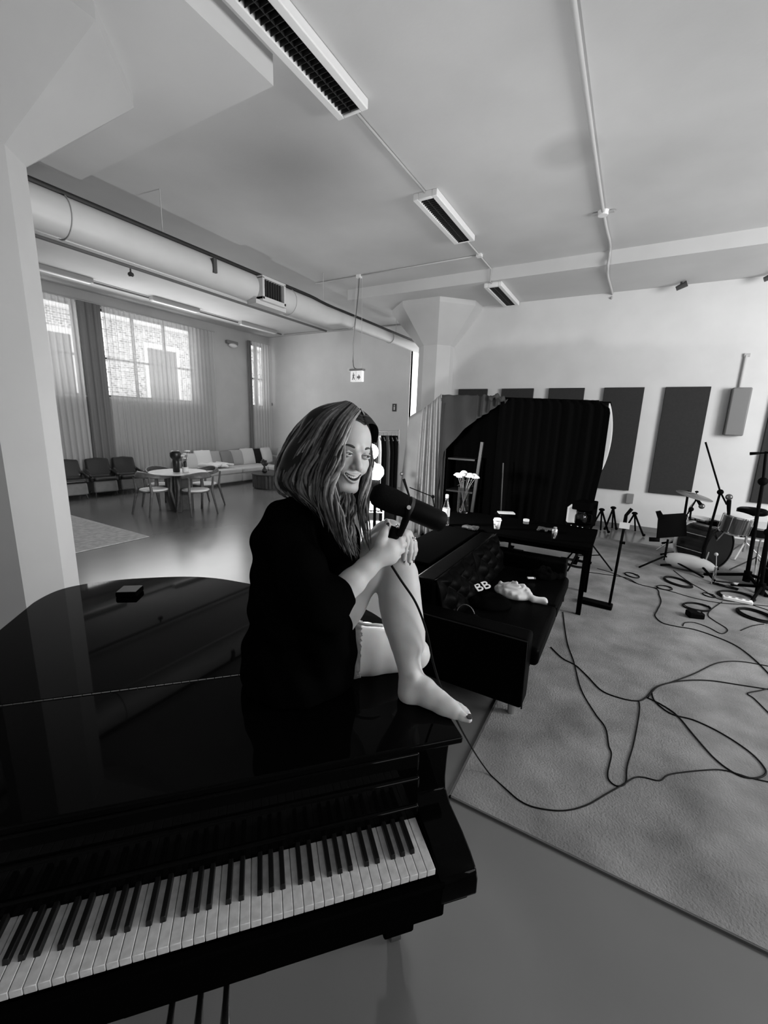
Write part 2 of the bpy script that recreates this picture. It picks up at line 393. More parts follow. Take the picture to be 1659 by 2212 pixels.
pipe('ceiling_conduit', spl([(-.66, -1, Z1-.02), (-.65, 3.3, Z1-.02), (-.63, 6.2, Z1-.02), (-.60, 7.1, Z1-.02), (-.61, 7.50, Z1-.02), (-.61, 7.51, Z0-.02), (-.63, 8.0, Z0-.02), (-.6, 8.97, Z0-.02), (-.6, 8.97, Z0-.1)], 5), .02, M_cond, 'long ceiling conduit running from the top edge to the far wall on the right')
o = MB().cyl((-.63, 6.22, Z1-.05), (-.63, 6.22, Z1), .055, .065, 16).build('junction_box', M_white, smooth=False); tag(o, 'round junction box on the long right conduit', 'junction box')
MB().box((-.75, 6.2, Z1-.03), (-.51, 6.24, Z1-.01)).build('mounting_bar', M_cond, o)
# left bay pipes
pipe('ceiling_pipe', [(-7.95, 1.5, Z1-.06), (-7.98, 10.3, Z1-.06)], .028, mat('dull pipe', .18, .6), 'dark sprinkler pipe along the ceiling of the window bay', 'pipe')
s = thing('sprinkler_head', 'small sprinkler head hanging from the dark ceiling pipe', 'sprinkler', (-7.97, 4.72, Z1-.09))
MB().lathe([(.012, 0), (.014, -.05), (.045, -.07), (.05, -.10), (.03, -.13)]).build('head', M_dark, s)
pipe('ceiling_pipe', [(-9.7, 1.5, Z1-.03), (-9.72, 10.3, Z1-.03)], .02, MATS['dull pipe'], 'dark conduit above the curtains carrying slim lights', 'pipe')
for k, (ya, yb) in enumerate(((3.4, 4.9), (6.1, 7.3), (8.6, 9.95))):
    t = thing('slim_ceiling_light', ['slim ceiling light above the curtains nearest the left column', 'slim ceiling light above the middle of the wide sheer curtain', 'slim ceiling light above the curtains nearest the far corner'][k], 'ceiling light', (-9.62, (ya+yb)/2, Z1-.05), group='slim lights above the curtains')
    h = (yb-ya)/2
    MB().box((-.07, -h, -.03), (.07, h, .05)).build('housing', M_cond, t)
    MB().box((-.05, -h+.03, -.045), (.05, h-.03, -.03)).build('diffuser', mat('pale diffuser', .8, .4), t)
pipe('ceiling_conduit', [(-9.7, 10.4, Z1-.02), (-5.5, 10.55, Z1-.02)], .015, M_cond, 'thin conduit where ceiling meets the far left wall')
# ventilation duct
M_duct = mat('painted duct', .48, .45, noise=.04, nscale=3)
t = thing('ventilation_duct', 'large round pale ventilation duct hanging under the ceiling', 'duct', (-5.13, 0, 3.70))
prof = [(1.0, .193), (4.78, .193), (6.1, .193), (6.55, .17), (7.0, .118), (11.0, .112)]
d = MB(); n = 28; vs = []
for yy, r in prof:
    for i in range(n): vs.append((r*math.cos(2*PI*i/n), yy, r*math.sin(2*PI*i/n)+(.06 if yy > 6.6 else 0)))
d.add(vs, [(i*n+j, (i+1)*n+j, (i+1)*n+(j+1) % n, i*n+(j+1) % n) for i in range(len(prof)-1) for j in range(n)])
sharp(d.build('duct_tube', M_duct, t), 50)
for yy in (2.4, 5.6, 7.4, 9.0):
    r = .199 if yy < 6.3 else .122; zz = 0 if yy < 6.5 else .06
    MB().tube([(r*math.cos(a*PI/12), yy, r*math.sin(a*PI/12)+zz) for a in range(25)], .006, 6).build('duct_band', M_cond, t)
v = MB().box((.05, 4.80, -.17), (.26, 4.84, .13)).box((.05, 5.24, -.17), (.26, 5.28, .13)).box((.05, 4.8, .11), (.26, 5.28, .15)).box((.05, 4.8, -.19), (.26, 5.28, -.13)).build('vent_frame', M_duct, t, bevel=.005)
g = MB()
for k in range(8): g.box((.2, 4.84+k*.05, -.13), (.235, 4.845+k*.05, .11))
g.build('grille', M_dark, v); MB().box((.1, 4.84, -.13), (.2, 5.24, .11)).build('vent_opening', mat('vent black', .01, .8), v)
MB().box((.02, 4.72, -.24), (.2, 5.34, -.18)).build('vent_support', M_duct, t)
for yy in (1.2, 3.466, 6.53, 9.3): MB().cyl((0, yy, .18 if yy < 6.6 else .16), (0, yy, Z1-3.70), .006, n=6).build('hanger_rod', M_cond, t)
MB().box((.15, 4.0, -.05), (.22, 4.05, .12)).build('duct_clip', M_dark, t)
# black hose on top of the duct
hp = [(-5.13+.075, 1.0, 3.895), (-5.13+.075, 4.8, 3.895), (-5.06, 6.0, 3.90), (-5.07, 6.4, 3.885), (-5.09, 6.8, 3.882), (-5.09, 7.1, 3.885), (-5.09, 8, 3.885), (-5.09, 11, 3.885)]
pipe('black_hose', spl(hp, 6), .032, mat('black rubber hose', .006, .6), 'black hose lying along the top of the ventilation duct', 'hose')
# exit sign
t = thing('exit_sign', 'small illuminated exit sign hanging on thin cables', 'sign', (-4.6, 6.888, 2.56))
MB().box((-.13, -.035, 0), (.13, .035, .20)).build('sign_body', emis('lit sign face', .75, .35), t, bevel=.006)
MB().box((-.15, -.05, .2), (.15, .05, .235)).build('housing', mat('grey sign housing', .2, .5), t, bevel=.005)
MB().cyl((-.17, 0, .22), (-.17, -.04, .22), .035, n=14).build('lamp_head', M_white, t)
sg = mat('sign print', .22, .6)
MB().prism([(.02, .10), (.055, .10), (.055, .135), (.10, .08), (.055, .03), (.055, .06), (.02, .06)], 0, .002, Matrix.Translation((0, -.0365, 0)) @ Matrix.Rotation(PI/2, 4, 'X')).build('arrow', sg, t)
mf = MB(); R_ = Matrix.Translation((0, -.0365, 0)) @ Matrix.Rotation(PI/2, 4, 'X')
for q in ([(-.075, .155), (-.06, .165), (-.045, .155), (-.06, .14)], [(-.08, .13), (-.05, .14), (-.045, .09), (-.075, .085)], [(-.075, .09), (-.055, .09), (-.075, .03), (-.09, .035)], [(-.065, .09), (-.045, .09), (-.03, .05), (-.04, .03), (-.05, .05)], [(-.05, .135), (-.025, .12), (-.03, .11), (-.05, .12)]): mf.prism(q, 0, .002, R_)
mf.build('running_figure', sg, t)
MB().box((-.005, -.0375, .01), (.0, -.036, .19)).build('divider', sg, t)
for xx in (-.12, .09): MB().cyl((xx, 0, .23), (xx*.55+.02, 0, Z1-2.56), .004, n=6).build('hanging_cable', M_cond, t)
MB().tube(spl([(-.02, .01, .235), (-.10, .01, .32), (-.10, .01, .8), (-.03, .01, 1.4), (0, .01, Z1-2.60)], 5), .008, 6).build('power_cable', M_dark, t)
MB().box((-.04, -.04, Z1-2.56-.05), (.04, .04, Z1-2.56)).build('ceiling_rose', M_white, t)
# small wall items
t = thing('emergency_light', 'small grey emergency light high on the left wall', 'lamp', (XL, 9.15, 3.95))
MB().box((0, -.2, 0), (.1, .2, .09)).build('housing', MATS['grey sign housing'], t, bevel=.01)
MB().ball((.07, .02, -.03), .08, 16, (1, 1.9, .8)).build('diffuser', mat('pale diffuser', .8, .4), t, smooth=True)
o = MB().cyl((-10.58, YF-.03, 2.3), (-10.58, YF, 2.3), .05).build('wall_fitting', mat('grey plastic', .2, .5)); tag(o, 'small grey round fitting on far wall beside corner window', 'wall fitting')
t = thing('restroom_sign', 'small black sign with a white figure on the far wall', 'sign', (-5.86, YF, 2.14))
MB().box((-.065, -.012, 0), (.065, 0, .21)).build('plate', mat('sign black', .02, .5), t)
MB().box((-.02, -.015, .04), (.02, -.011, .13)).ball((0, -.012, .16), .018, 10, (1, .2, 1)).build('figure', M_white, t)
# acoustic panels
M_pan = mat('charcoal acoustic felt', .022, .95, noise=.1, nscale=30, bump=.15, bscale=200)
labs = ['farthest left acoustic panel, mostly hidden by the grey cloth', 'dark acoustic panel behind left part of black backdrop', 'dark acoustic panel behind middle of black backdrop', 'dark acoustic panel half hidden by right edge of black backdrop', 'fully visible dark acoustic panel behind the drum kit cymbal', 'dark acoustic panel cut off by right edge of the photo']
for k, x in enumerate((-3.335, -2.402, -1.479, -.514, .433, 1.87)):
    o = MB().box((0, -.05, 0), (.635, 0, 1.85)).build('acoustic_panel', M_pan, bevel=.006); o.location = (x, YW-.001, .735)
    tag(o, labs[k], 'acoustic panel', 'dark acoustic panels along the far wall')
t = thing('wall_heater', 'slim grey wall box with a conduit above it on the right', 'wall box', (1.46, YW, 1.80))
MB().box((-.12, -.14, 0), (.13, 0, .76)).build('casing', mat('grey casing', .17, .5), t, bevel=.02)
MB().box((-.125, -.10, .02), (-.118, -.02, .74)).build('side_grille', M_dark, t)
MB().cyl((-.02, -.02, .76), (-.02, -.02, 1.26), .02, n=10).build('conduit', M_cond, t)
MB().box((-.045, -.03, 1.24), (.03, 0, 1.29)).build('conduit_elbow', M_cond, t)
for k, x in enumerate((.40, 1.50)):
    t = thing('spotlight', ['small dark spotlight where ceiling meets far wall', 'dark spotlight near ceiling at the right edge'][k], 'spotlight', (x, 8.8, Z0))
    MB().cyl((0, 0, 0), (0, 0, -.06), .015, n=8).build('stem', M_dark, t); MB().cyl((-.06, 0, -.10), (.08, -.02, -.04), .035, .045, 14).build('lamp_head', M_dark, t)
# distribution boxes low on far wall
tag(MB().box((.10, YW-.06, .50), (.22, YW, .68)).build('socket_box', mat('grey plastic', .2, .5), bevel=.008), 'small grey socket box low on wall behind folded stands', 'socket box')
# ================= GRAND PIANO =================
PO = Vector((-.2784, .8154, 0)); PA = math.atan2(.723, .691)
PU = Vector((math.cos(PA), math.sin(PA), 0)); PV = Vector((-math.sin(PA), math.cos(PA), 0))
def pl(u, v, z=0): return PO+PU*u+PV*v+Vector((0, 0, z))
M_lac = mat('black piano lacquer', .0015, .035, spec=.05, noise=.3, nscale=3)
M_lac2 = mat('black satin lacquer', .0015, .5, spec=0.0)
M_brass = mat('worn hinge brass', .13, .45, metal=1)
pn = thing('grand_piano', 'black grand piano with open keyboard, the woman sitting on its lid', 'piano', PO, PA)
out = [(.140, .16), (.140, .62), (.138, .80), (.10, .97), (.02, 1.10), (-.10, 1.20), (-.24, 1.30), (-.37, 1.40), (-.49, 1.49), (-.65, 1.595), (-.82, 1.655), (-1.05, 1.675), (-1.20, 1.665), (-1.31, 1.635), (-1.39, 1.575), (-1.43, 1.46), (-1.435, 1.30), (-1.435, .62), (-1.435, .16)]
def inset(poly, d):
    n = len(poly); r = []
    for i in range(n):
        a = Vector(poly[i-1]); b = Vector(poly[i]); c = Vector(poly[(i+1) % n])
        e1 = (b-a).normalized(); e2 = (c-b).normalized(); nn = Vector((-e1.y-e2.y, e1.x+e2.x))
        nn = nn.normalized()*d/max(.5, math.sqrt((1+e1.dot(e2))/2)); r.append((b.x+nn.x, b.y+nn.y))
    return r
sm = [tuple(p[:2]) for p in spl([(x, y, 0) for x, y in out[1:-1]], 5)]
ZL = .955
back = [(.140, .622)]+[p for p in sm if p[1] > .63]+[(-1.435, .622)]
MB().prism(back, ZL-.022, ZL).build('main_lid', M_lac, pn, bevel=.006, seg=3)
MB().box((-1.435, .16, ZL-.022), (.14, .617, ZL)).build('front_lid', M_lac, pn, bevel=.006, seg=3)
h = MB()
for k in range(60): h.box((-1.425+k*.026, .6165, ZL-.004), (-1.425+k*.026+.0235, .6215, ZL+.0012))
h.build('lid_hinge', M_brass, pn)
rim = inset([(.112, .17)]+[(x, y) for x, y in sm if True]+[(-1.42, .17)], .022)
MB().prism(rim, .62, ZL-.024).build('rim', M_lac, pn, bevel=.004)
MB().box((-1.36, .0, .60), (.10, .60, .655)).build('key_bed', M_lac2, pn, bevel=.004)
MB().box((-1.24, -.024, .603), (.02, .004, .706)).build('key_slip', M_lac2, pn, bevel=.006)
MB().box((-1.235, .146, .66), (.01, .17, .77)).box((-1.235, .15, .77), (.01, .18, .86)).box((-1.235, .16, .85), (.01, .20, ZL-.024)).build('fallboard', M_lac, pn, bevel=.008)
for s in (0, 1):
    u0, u1 = ((.006, .110) if s == 0 else (-1.40, -1.228))
    prof = [(.20, .62), (.20, .925), (.185, .915), (.19, .86), (.192, .80), (.186, .765), (.15, .745), (.07, .738), (.02, .727), (-.012, .712), (-.024, .692), (-.025, .645), (-.014, .632), (.0, .630), (.2, .63)]
    n = len(prof); vs = [(u0, a, b) for a, b in prof]+[(u1, a, b) for a, b in prof]
    MB().add(vs, [tuple(range(n)), tuple(range(2*n-1, n-1, -1))]+[(i, i+n, (i+1) % n+n, (i+1) % n) for i in range(n)]).build('key_arm', M_lac, pn, bevel=.006)
# keys: 52 naturals, 36 sharps
M_ivory = mat('worn ivory', .56, .42, noise=.14, nscale=55, detail=3, spec=.4); M_ebony = mat('ebony key', .006, .35, spec=.3)
KW = .02354
for i in range(52):
    x1 = -i*KW-.0006; x0 = x1-KW+.0012
    MB().box((x0, 0, .712), (x1, .150, .730)).build('white_key', M_ivory, pn, bevel=.0015)
names = 'CBAGFED'  # from the right: C8 B7 A7 ...
for i in range(51):
    a = names[i % 7]; b = names[(i+1) % 7]
    if (a, b) in (('C', 'B'), ('F', 'E')): continue
    c = -(i+1)*KW; off = {('B', 'A'): .0028, ('A', 'G'): 0, ('G', 'F'): -.0028, ('E', 'D'): .0024, ('D', 'C'): -.0024}[(a, b)]
    MB().box((c+off-.0066, .050, .728), (c+off+.0066, .152, .744), taper=.0012).build('black_key', M_ebony, pn, bevel=.0015)
# lyre and pedals, legs
ly = MB().box((-.83, .28, .10), (-.42, .36, .15)).box((-.80, .30, .15), (-.77, .34, .60)).box((-.48, .30, .15), (-.45, .34, .60)).cyl((-.66, .32, .15), (-.66, .32, .6), .008).cyl((-.58, .32, .15), (-.58, .32, .6), .008).build('pedal_lyre', M_lac2, pn, bevel=.006)
for uu in (-.70, -.62, -.545):
    pts = spl([(uu, .33, .085), (uu, .27, .083), (uu, .225, .07), (uu, .19, .055)], 4)
    o = MB()
    o.tube(pts, [.010+.016*max(0, (k/len(pts)-.35)) for k in range(len(pts))], 10, flat=.35, up=(0, 0, 1)); o.ball((uu, .19, .054), .022, 14, (1, 1.1, .35))
    o.build('pedal', mat('tarnished pedal brass', .25, .25, metal=1), pn, smooth=True)
for (uu, vv) in ((.02, .33), (-1.30, .33), (-.85, 1.45)):
    lg = MB().box((uu-.055, vv-.055, .08), (uu+.055, vv+.055, .62), taper=-.012).build('leg', M_lac2, pn, bevel=.008)
    MB().cyl((uu-.02, vv, .03), (uu+.02, vv, .03), .03).box((uu-.025, vv-.03, .045), (uu+.025, vv+.03, .085)).build('caster', mat('dull caster metal', .12, .4, metal=.6), lg, bevel=.003)
# small box lying on the lid
bx = thing('small_case', 'small flat black case lying on the far left of the piano lid', 'case', P(281, 1283, ZL)+Vector((0, 0, .0)), PA-.15)
MB().box((-.048, -.045, 0), (.048, .045, .026)).build('body', M_lac2, bx, bevel=.006)
MB().box((-.044, -.041, .026), (.044, .041, .028)).build('top_plate', mat('scuffed grey plastic', .02, .5, spec=.15), bx)
# ================= LOUNGE AREA AT THE LEFT WINDOWS =================
def pilemat(name, g, n=.2, sc=14):
    return mat(name, g, .95, noise=n, nscale=sc, bump=.35, bscale=120, spec=.1)
M_rug2 = pilemat('pale rug pile', .42)
o = MB().box((-9.2, 1.0, .001), (-6.14, 3.577, .014)).build('small_rug', M_rug2, bevel=.004); tag(o, 'pale flat rug at far left, its corner beside the grey column', 'rug')
M_wood = mat('brown oak', .10, .5, noise=.25, nscale=20); M_seat = mat('cream seat fabric', .8, .9, bump=.1, bscale=200)
TC = Vector((-7.53, 5.06, 0))
t = thing('round_table', 'round pale-topped dining table with dark slab base', 'table', TC)
MB().lathe([(.50, .735), (.52, .745), (.52, .757), (.51, .763)], n=48).build('tabletop', mat('pale marble top', .66, .3, noise=.1, nscale=5), t)
MB().box((-.05, -.27, 0), (.05, .27, .735), taper=0).build('slab_leg', mat('dark stained oak', .07, .5, noise=.2, nscale=14), t, bevel=.004).rotation_euler = (0, 0, .85)
MB().box((-.05, -.24, 0), (.05, .24, .733)).build('slab_leg', MATS['dark stained oak'], t, bevel=.004).rotation_euler = (0, 0, .85-PI/2)
def armchair():
    t = thing('armchair', 'x', 'chair')
    # seat faces +x
    MB().lathe([(.10, .435), (.22, .44), (.245, .452), (.24, .468), (.18, .476), (.0, .478)], n=32).build('seat', M_seat, t, smooth=True)
    MB().tube([(.235*math.cos(a*PI/12), .235*math.sin(a*PI/12), .432) for a in range(25)], .014, 6).build('seat_frame', M_wood, t, smooth=True)
    for sx, sy in ((1, 1), (1, -1), (-1, 1), (-1, -1)):
        top = (.17*sx+(.04 if sx > 0 else -.06), .235*sy, .70 if sx > 0 else .72); mid = (.19*sx, .225*sy, .43); bot = (.25*sx+(.02 if sx > 0 else -.04), .26*sy, 0)
        MB().tube([bot, mid, top], [.016, .026, .018], 10).build('leg', M_wood, t, smooth=True)
    pts = []; rs = []
    for k in range(17):
        a = PI*.5+PI*k/16; c = math.cos(a); s_ = math.sin(a)
        pts.append((c*.27+.0, s_*.27, .70+.055*max(0, -c))); rs.append(.032+.035*max(0, -c)**2)
    pts = [(.22, .25, .695)]+pts+[(.22, -.25, .695)]; rs = [.014]+rs+[.014]
    MB().tube(pts, rs, 10, flat=.38, up=(1, 0, 0)).build('back_and_arms', M_wood, t, smooth=True)
    return t
ch = armchair()
cps = [(-7.62, 4.60, 1.60, 'pale-seated wooden armchair at the front left of the round table'), (-7.03, 5.06, 3.0, 'pale-seated wooden armchair at the front right of the round table'),
       (-8.08, 5.05, .05, 'wooden armchair behind the round table, its back just left of the black vase'), (-7.58, 5.66, -1.6, 'wooden armchair behind the round table on the side of the sofa')]
for k, (x, y, rz, lb) in enumerate(cps):
    g = 'armchairs around the round table'
    if k == 0: ch.location = (x, y, 0); ch.rotation_euler = (0, 0, rz); ch['label'] = lb; ch['group'] = g
    else: dup(ch, (x, y, 0), rz, lb, g)
bk = mat('black ceramic', .006, .4)
o = MB().lathe([(.05, 0), (.062, .01), (.06, .2), (.058, .245), (.085, .27), (.098, .31), (.098, .36), (.08, .395), (.055, .41), (.045, .40)], n=24).build('black_vase', bk, smooth=True)
o.location = (-7.46, 4.98, .763); tag(o, 'tall black vase with a bulbous top on the round table', 'vase')
pt = thing('flower_pot', 'white pot with pale blooms on the round table behind the black vase', 'flowers', (-7.33, 5.08, .763))
MB().lathe([(.04, 0), (.055, .005), (.055, .10), (.048, .10), (.045, .02)], n=20).build('pot', M_white, pt, smooth=True)
MB().lathe([(.02, .09), (.028, .1), (.03, .2), (.02, .21)], n=12).build('dark_sheath', bk, pt)
for (dx, dz) in ((-.07, .30), (.03, .34), (.09, .40), (.0, .26)):
    st = MB().tube(spl([(0, 0, .1), (dx*.4, 0, .2), (dx, .0, dz)], 4), .006, 6).build('stem', mat('dark stem', .05, .7), pt)
    fl = MB()
    for a in range(6): fl.ball((dx+.025*math.cos(a*PI/3), .025*math.sin(a*PI/3), dz+.01), .028, 8, (1, 1, .5))
    fl.build('bloom', mat('white petal', .8, .7), pt, smooth=True)
# reception chairs with dark backs
M_leath = mat('dark brown leather', .022, .32, spec=.5, bump=.05); M_cloth = mat('grey linen cloth', .24, .9, noise=.1, nscale=8)
def rec():
    t = thing('lounge_chair', 'x', 'chair')
    s = SDF((-.34, -.36, .30), (.34, .34, 1.0), .016)
    for k in range(9):
        y = -.20+.05*k; s.cap((-.24, y, .80-.02*abs(k-4)/4), (-.14, y, .42), .035, .05, .03)
    for k in range(7): s.cap((-.14, -.18+.06*k, .39), (.22, -.18+.06*k, .39), .045, .045, .03)
    for sy in (-1, 1): s.cap((-.2, .25*sy, .55), (.16, .27*sy, .47), .028, .035, .05); s.cap((.1, .27*sy, .46), (.16, .25*sy, .36), .03, .035, .04)
    mb = MB(); s.mesh(mb); mb.build('seat_shell', M_leath, t, smooth=True)
    MB().box((-.20, -.24, .10), (.24, .24, .35), taper=.012).build('cloth_skirt', M_cloth, t, bevel=.03)
    for sx in (-1, 1):
        for sy in (-1, 1): MB().cyl((.18*sx, .2*sy, .1), (.2*sx, .22*sy, 0), .014, .01).build('leg', M_dark, t)
    return t
rc = rec(); g = 'dark reception chairs along the curtains'
for k, (y, lb) in enumerate(((5.55, 'dark leather lounge chair in front of curtains, nearest the round table'), (4.98, 'dark leather lounge chair, middle one of three before the curtains'), (4.36, 'dark leather lounge chair half hidden by the grey column'))):
    if k == 0: rc.location = (-10.18, y, 0); rc.rotation_euler = (0, 0, -.15); rc['label'] = lb; rc['group'] = g
    else: dup(rc, (-10.2, y, 0), -.15, lb, g)
# L-shaped pale sofa
M_sofa = mat('pale grey upholstery', .46, .9, noise=.06, nscale=5, bump=.08)
sf = thing('corner_sofa', 'long pale corner sofa under the far left windows', 'sofa', (0, 0, 0))
MB().box((-10.45, 6.9, .06), (-9.35, 8.25, .30)).build('base', M_sofa, sf, bevel=.04)
MB().box((-10.45, 8.26, .06), (-9.35, 10.55, .30)).build('base', M_sofa, sf, bevel=.04)
MB().box((-9.34, 9.2, .06), (-6.6, 10.55, .30)).build('base', M_sofa, sf, bevel=.04)
for q in (((-10.40, 6.9), (-9.32, 8.24)), ((-10.40, 8.26), (-9.32, 9.6)), ((-9.30, 9.18), (-8.0, 10.3)), ((-7.98, 9.18), (-6.6, 10.3))):
    MB().box((q[0][0], q[0][1], .30), (q[1][0], q[1][1], .43)).build('seat_cushion', M_sofa, sf, bevel=.04, seg=3)
MB().box((-10.58, 6.9, .06), (-10.36, 10.56, .62)).build('backrest', M_sofa, sf, bevel=.05)
MB().box((-10.5, 10.36, .06), (-6.6, 10.58, .62)).build('backrest', M_sofa, sf, bevel=.05)
MB().box((-10.4, 6.95, .0), (-9.4, 10.4, .06)).box((-9.4, 9.3, 0), (-6.7, 10.4, .06)).build('plinth', M_dark, sf)
def cushion(loc, rz, tilt, w, m, label, hh=None, cat='cushion'):
    s = SDF((-w*.62,-.14,-w*.62), (w*.62, .14, w*.62), .014 if w < .7 else .02)
    g = s._sub(s.lo, s.lo+s.n*s.h, 0)[1]; hh = hh or w; a, b = w/2, hh/2
    r = np.abs(g[0]/a)**2.6; q = np.abs(g[2]/b)**2.6
    pinch = .085*np.sqrt(np.clip(1-r, 0, 1))*np.sqrt(np.clip(1-q, 0, 1))+.012
    s.d = (np.maximum(np.maximum(np.abs(g[0])*(1-.06*(1-np.abs(g[2]/b)))-a, np.abs(g[2])*(1-.06*(1-np.abs(g[0]/a)))-b), np.abs(g[1])-pinch)+0*g[0]+0*g[1]+0*g[2]).astype(np.float32)
    mb = MB(); s.mesh(mb, 3); o = mb.build('cushion', m, smooth=True)
    o.location = loc; o.rotation_euler = (tilt, 0, rz); return tag(o, label, cat, 'cushions on the corner sofa')
M_cu = [mat('cushion pale', .55, .9), mat('cushion grey', .36, .9), mat('cushion mid grey', .22, .9), mat('cushion black', .008, .8, spec=.2), mat('cushion white', .7, .9)]
cs = [(7.25, .42, 0, 'leftmost pale cushion on the corner sofa, leaning on backrest'), (7.62, .50, 4, 'bright cushion lying tilted at left part of corner sofa'), (8.02, .46, 1, 'light grey cushion left of centre on the corner sofa'), (8.42, .44, 2, 'grey cushion beside the middle of the corner sofa'), (8.80, .46, 1, 'pale grey cushion right of the mid grey one on the sofa'), (9.20, .50, 0, 'pale cushion immediately left of the black one on the sofa'), (9.66, .46, 3, 'black cushion on the corner sofa'), (10.0, .5, 0, 'pale cushion in the corner of the sofa')]
for i, (y, w, mi, lb) in enumerate(cs):
    cushion((-10.22+.05*(i % 2), y, .43+w*.46), PI/2+(-.2+.13*(i % 4)), -.28, w, M_cu[mi], lb)
cushion((-9.62, 10.2, .66), .1, -.3, .5, M_cu[1], 'light grey cushion on the far wall side of the corner sofa')
cushion((-9.05, 10.2, .66), -.05, -.3, .48, M_cu[2], 'mid grey cushion against far wall, right of the sofa corner')
cushion((-8.45, 10.2, .66), .08, -.3, .5, M_cu[0], 'pale cushion against far wall beside the woman\'s hair')
# throw lying over cushions
s = SDF((-.5, -.5, -.1), (.5, .5, .3), .025)
for k in range(9): s.cap((-.35+random.uniform(-.05, .1), -.35+.085*k, .03+.05*math.sin(k*2.1)), (.3+random.uniform(-.1, .1), -.3+.08*k, .04+.04*math.cos(k*1.7)), .05, .04, .05)
mb = MB(); s.mesh(mb); o = mb.build('throw_blanket', M_cu[4], smooth=True); o.location = (-9.92, 7.75, .47); tag(o, 'crumpled white throw blanket on left part of corner sofa', 'blanket')
# drum coffee table
t = thing('coffee_table', 'low dark round wooden coffee table before the corner sofa', 'coffee table', (-8.25, 8.25, 0))
mb = MB(); n = 64; pr = []
for k in range(n):
    r = .47+.012*(k % 2); a = 2*PI*k/n; pr.append((r*math.cos(a), r*math.sin(a)))
mb.prism(pr, .03, .36); mb.build('fluted_drum', mat('dark walnut', .03, .45, noise=.3, nscale=10), t)
MB().lathe([(.49, .36), (.50, .37), (.50, .395), (.48, .40)], n=40).build('top', mat('dark walnut', .03), t)
MB().lathe([(.42, 0), (.42, .03)], n=30).build('plinth', M_dark, t)
t = thing('small_vase', 'small dark vase with dry blooms on the coffee table', 'vase', (-8.33, 8.10, .40))
MB().lathe([(.04, 0), (.07, .03), (.06, .09), (.03, .13), (.035, .15)], n=16).build('vase_body', bk, t, smooth=True)
f = MB()
for k in range(14): a = random.uniform(0, 6.28); r = random.uniform(0, .09); f.ball((r*math.cos(a), r*math.sin(a), .26+random.uniform(-.05, .08)), .035, 6); f.cyl((0, 0, .14), (r*math.cos(a), r*math.sin(a), .26), .004, n=4)
f.build('dry_blooms', mat('dark dry flower', .04, .8), t)
# ================= BLACK SOFA, RUG =================
M_rug = mat('mottled wool rug', .14, .95, spec=.1, bump=.5, bscale=90, nscale=3.2, g2=.27, detail=9)
M_carp = mat('carpet edge', .09, .95)
rg = thing('area_rug', 'large mottled grey rug under the black sofa and drum kit', 'rug', (0, 0, 0))
MB().box((-.535, 1.715, .001), (5.4, 7.9, .013)).build('pile', M_rug, rg)
MB().box((-.543, 1.707, .0005), (5.41, 1.716, .012)).box((-.546, 1.707, .0005), (-.534, 7.9, .012)).build('bound_edge', M_carp, rg)
M_bl = mat('black leather', .0015, .36, spec=.012, bump=.06, bscale=60); M_bl2 = mat('black leather piping', .006, .35, spec=.25)
RG = .013
so = thing('leather_sofa', 'low black tufted leather sofa standing on the mottled rug', 'sofa', (0, 0, RG))
Y0, Y1, XF, XB = 2.44, 4.36, -.36, -1.22
for k, (a, b) in enumerate(((Y0, Y0+.17), (Y1-.17, Y1))):
    MB().box((XB, a, .09), (XF, b, .56)).build('armrest', M_bl, so, bevel=.022, seg=3)
    z = .565; MB().tube([(XB+.1, (a if k == 0 else b), z-.012), (XF-.005, (a if k == 0 else b), z-.012), (XF+.002, (a if k == 0 else b), .10)], .005, 6).build('piping', M_bl2, so)
MB().box((XB, Y0+.1, .09), (XF-.05, Y1-.1, .30)).build('base', M_bl, so, bevel=.015)
MB().box((XB+.22, Y0+.172, .30), (XF+.045, (Y0+Y1)/2-.002, .43)).build('seat_cushion', M_bl, so, bevel=.035, seg=4)
MB().box((XB+.22, (Y0+Y1)/2+.002, .30), (XF+.045, Y1-.172, .43)).build('seat_cushion', M_bl, so, bevel=.035, seg=4)
for half in (0, 1):
    ya = Y0+.172+half*((Y1-Y0)/2-.17); yb = ya+(Y1-Y0)/2-.176; W_ = yb-ya
    def bkf(a, b, ya=ya, W_=W_):
        # tufted back: 6 x 4 buttons on a diamond pattern
        y = ya+W_*a; zz = b
        uu = a*6; vv = b*4; t = 0
        for du in range(-1, 8):
            for dv in range(-1, 6):
                if (du+dv) % 2: continue
                r2 = (uu-du-.0)**2+((vv-dv)*1.0)**2; t = max(t, math.exp(-r2*5))
        crease = abs(math.sin(PI*(uu+vv)/2))*abs(math.sin(PI*(uu-vv)/2))
        bul = .035*crease**.5-.02*t
        edge = min(1, 6*min(a, 1-a, b*1.5, (1-b)*1.5)); x = XB+.17+(bul+.03)*edge+.10*(1-b)
        return (x, y, .40+.34*zz-.0*(1-edge))
    MB().grid(bkf, 56, 34).build('tufted_back', M_bl, so, smooth=True, solid=.02)
MB().box((XB-.0, Y0+.16, .09), (XB+.18, Y1-.16, .735)).build('backrest', M_bl, so, bevel=.03, seg=3)
for x in (XB+.07, XF-.07):
    for y in (Y0+.07, Y1-.07): MB().cyl((x, y, 0), (x, y, .092), .022, .028).build('leg', mat('brushed steel', .45, .35, metal=.9), so)
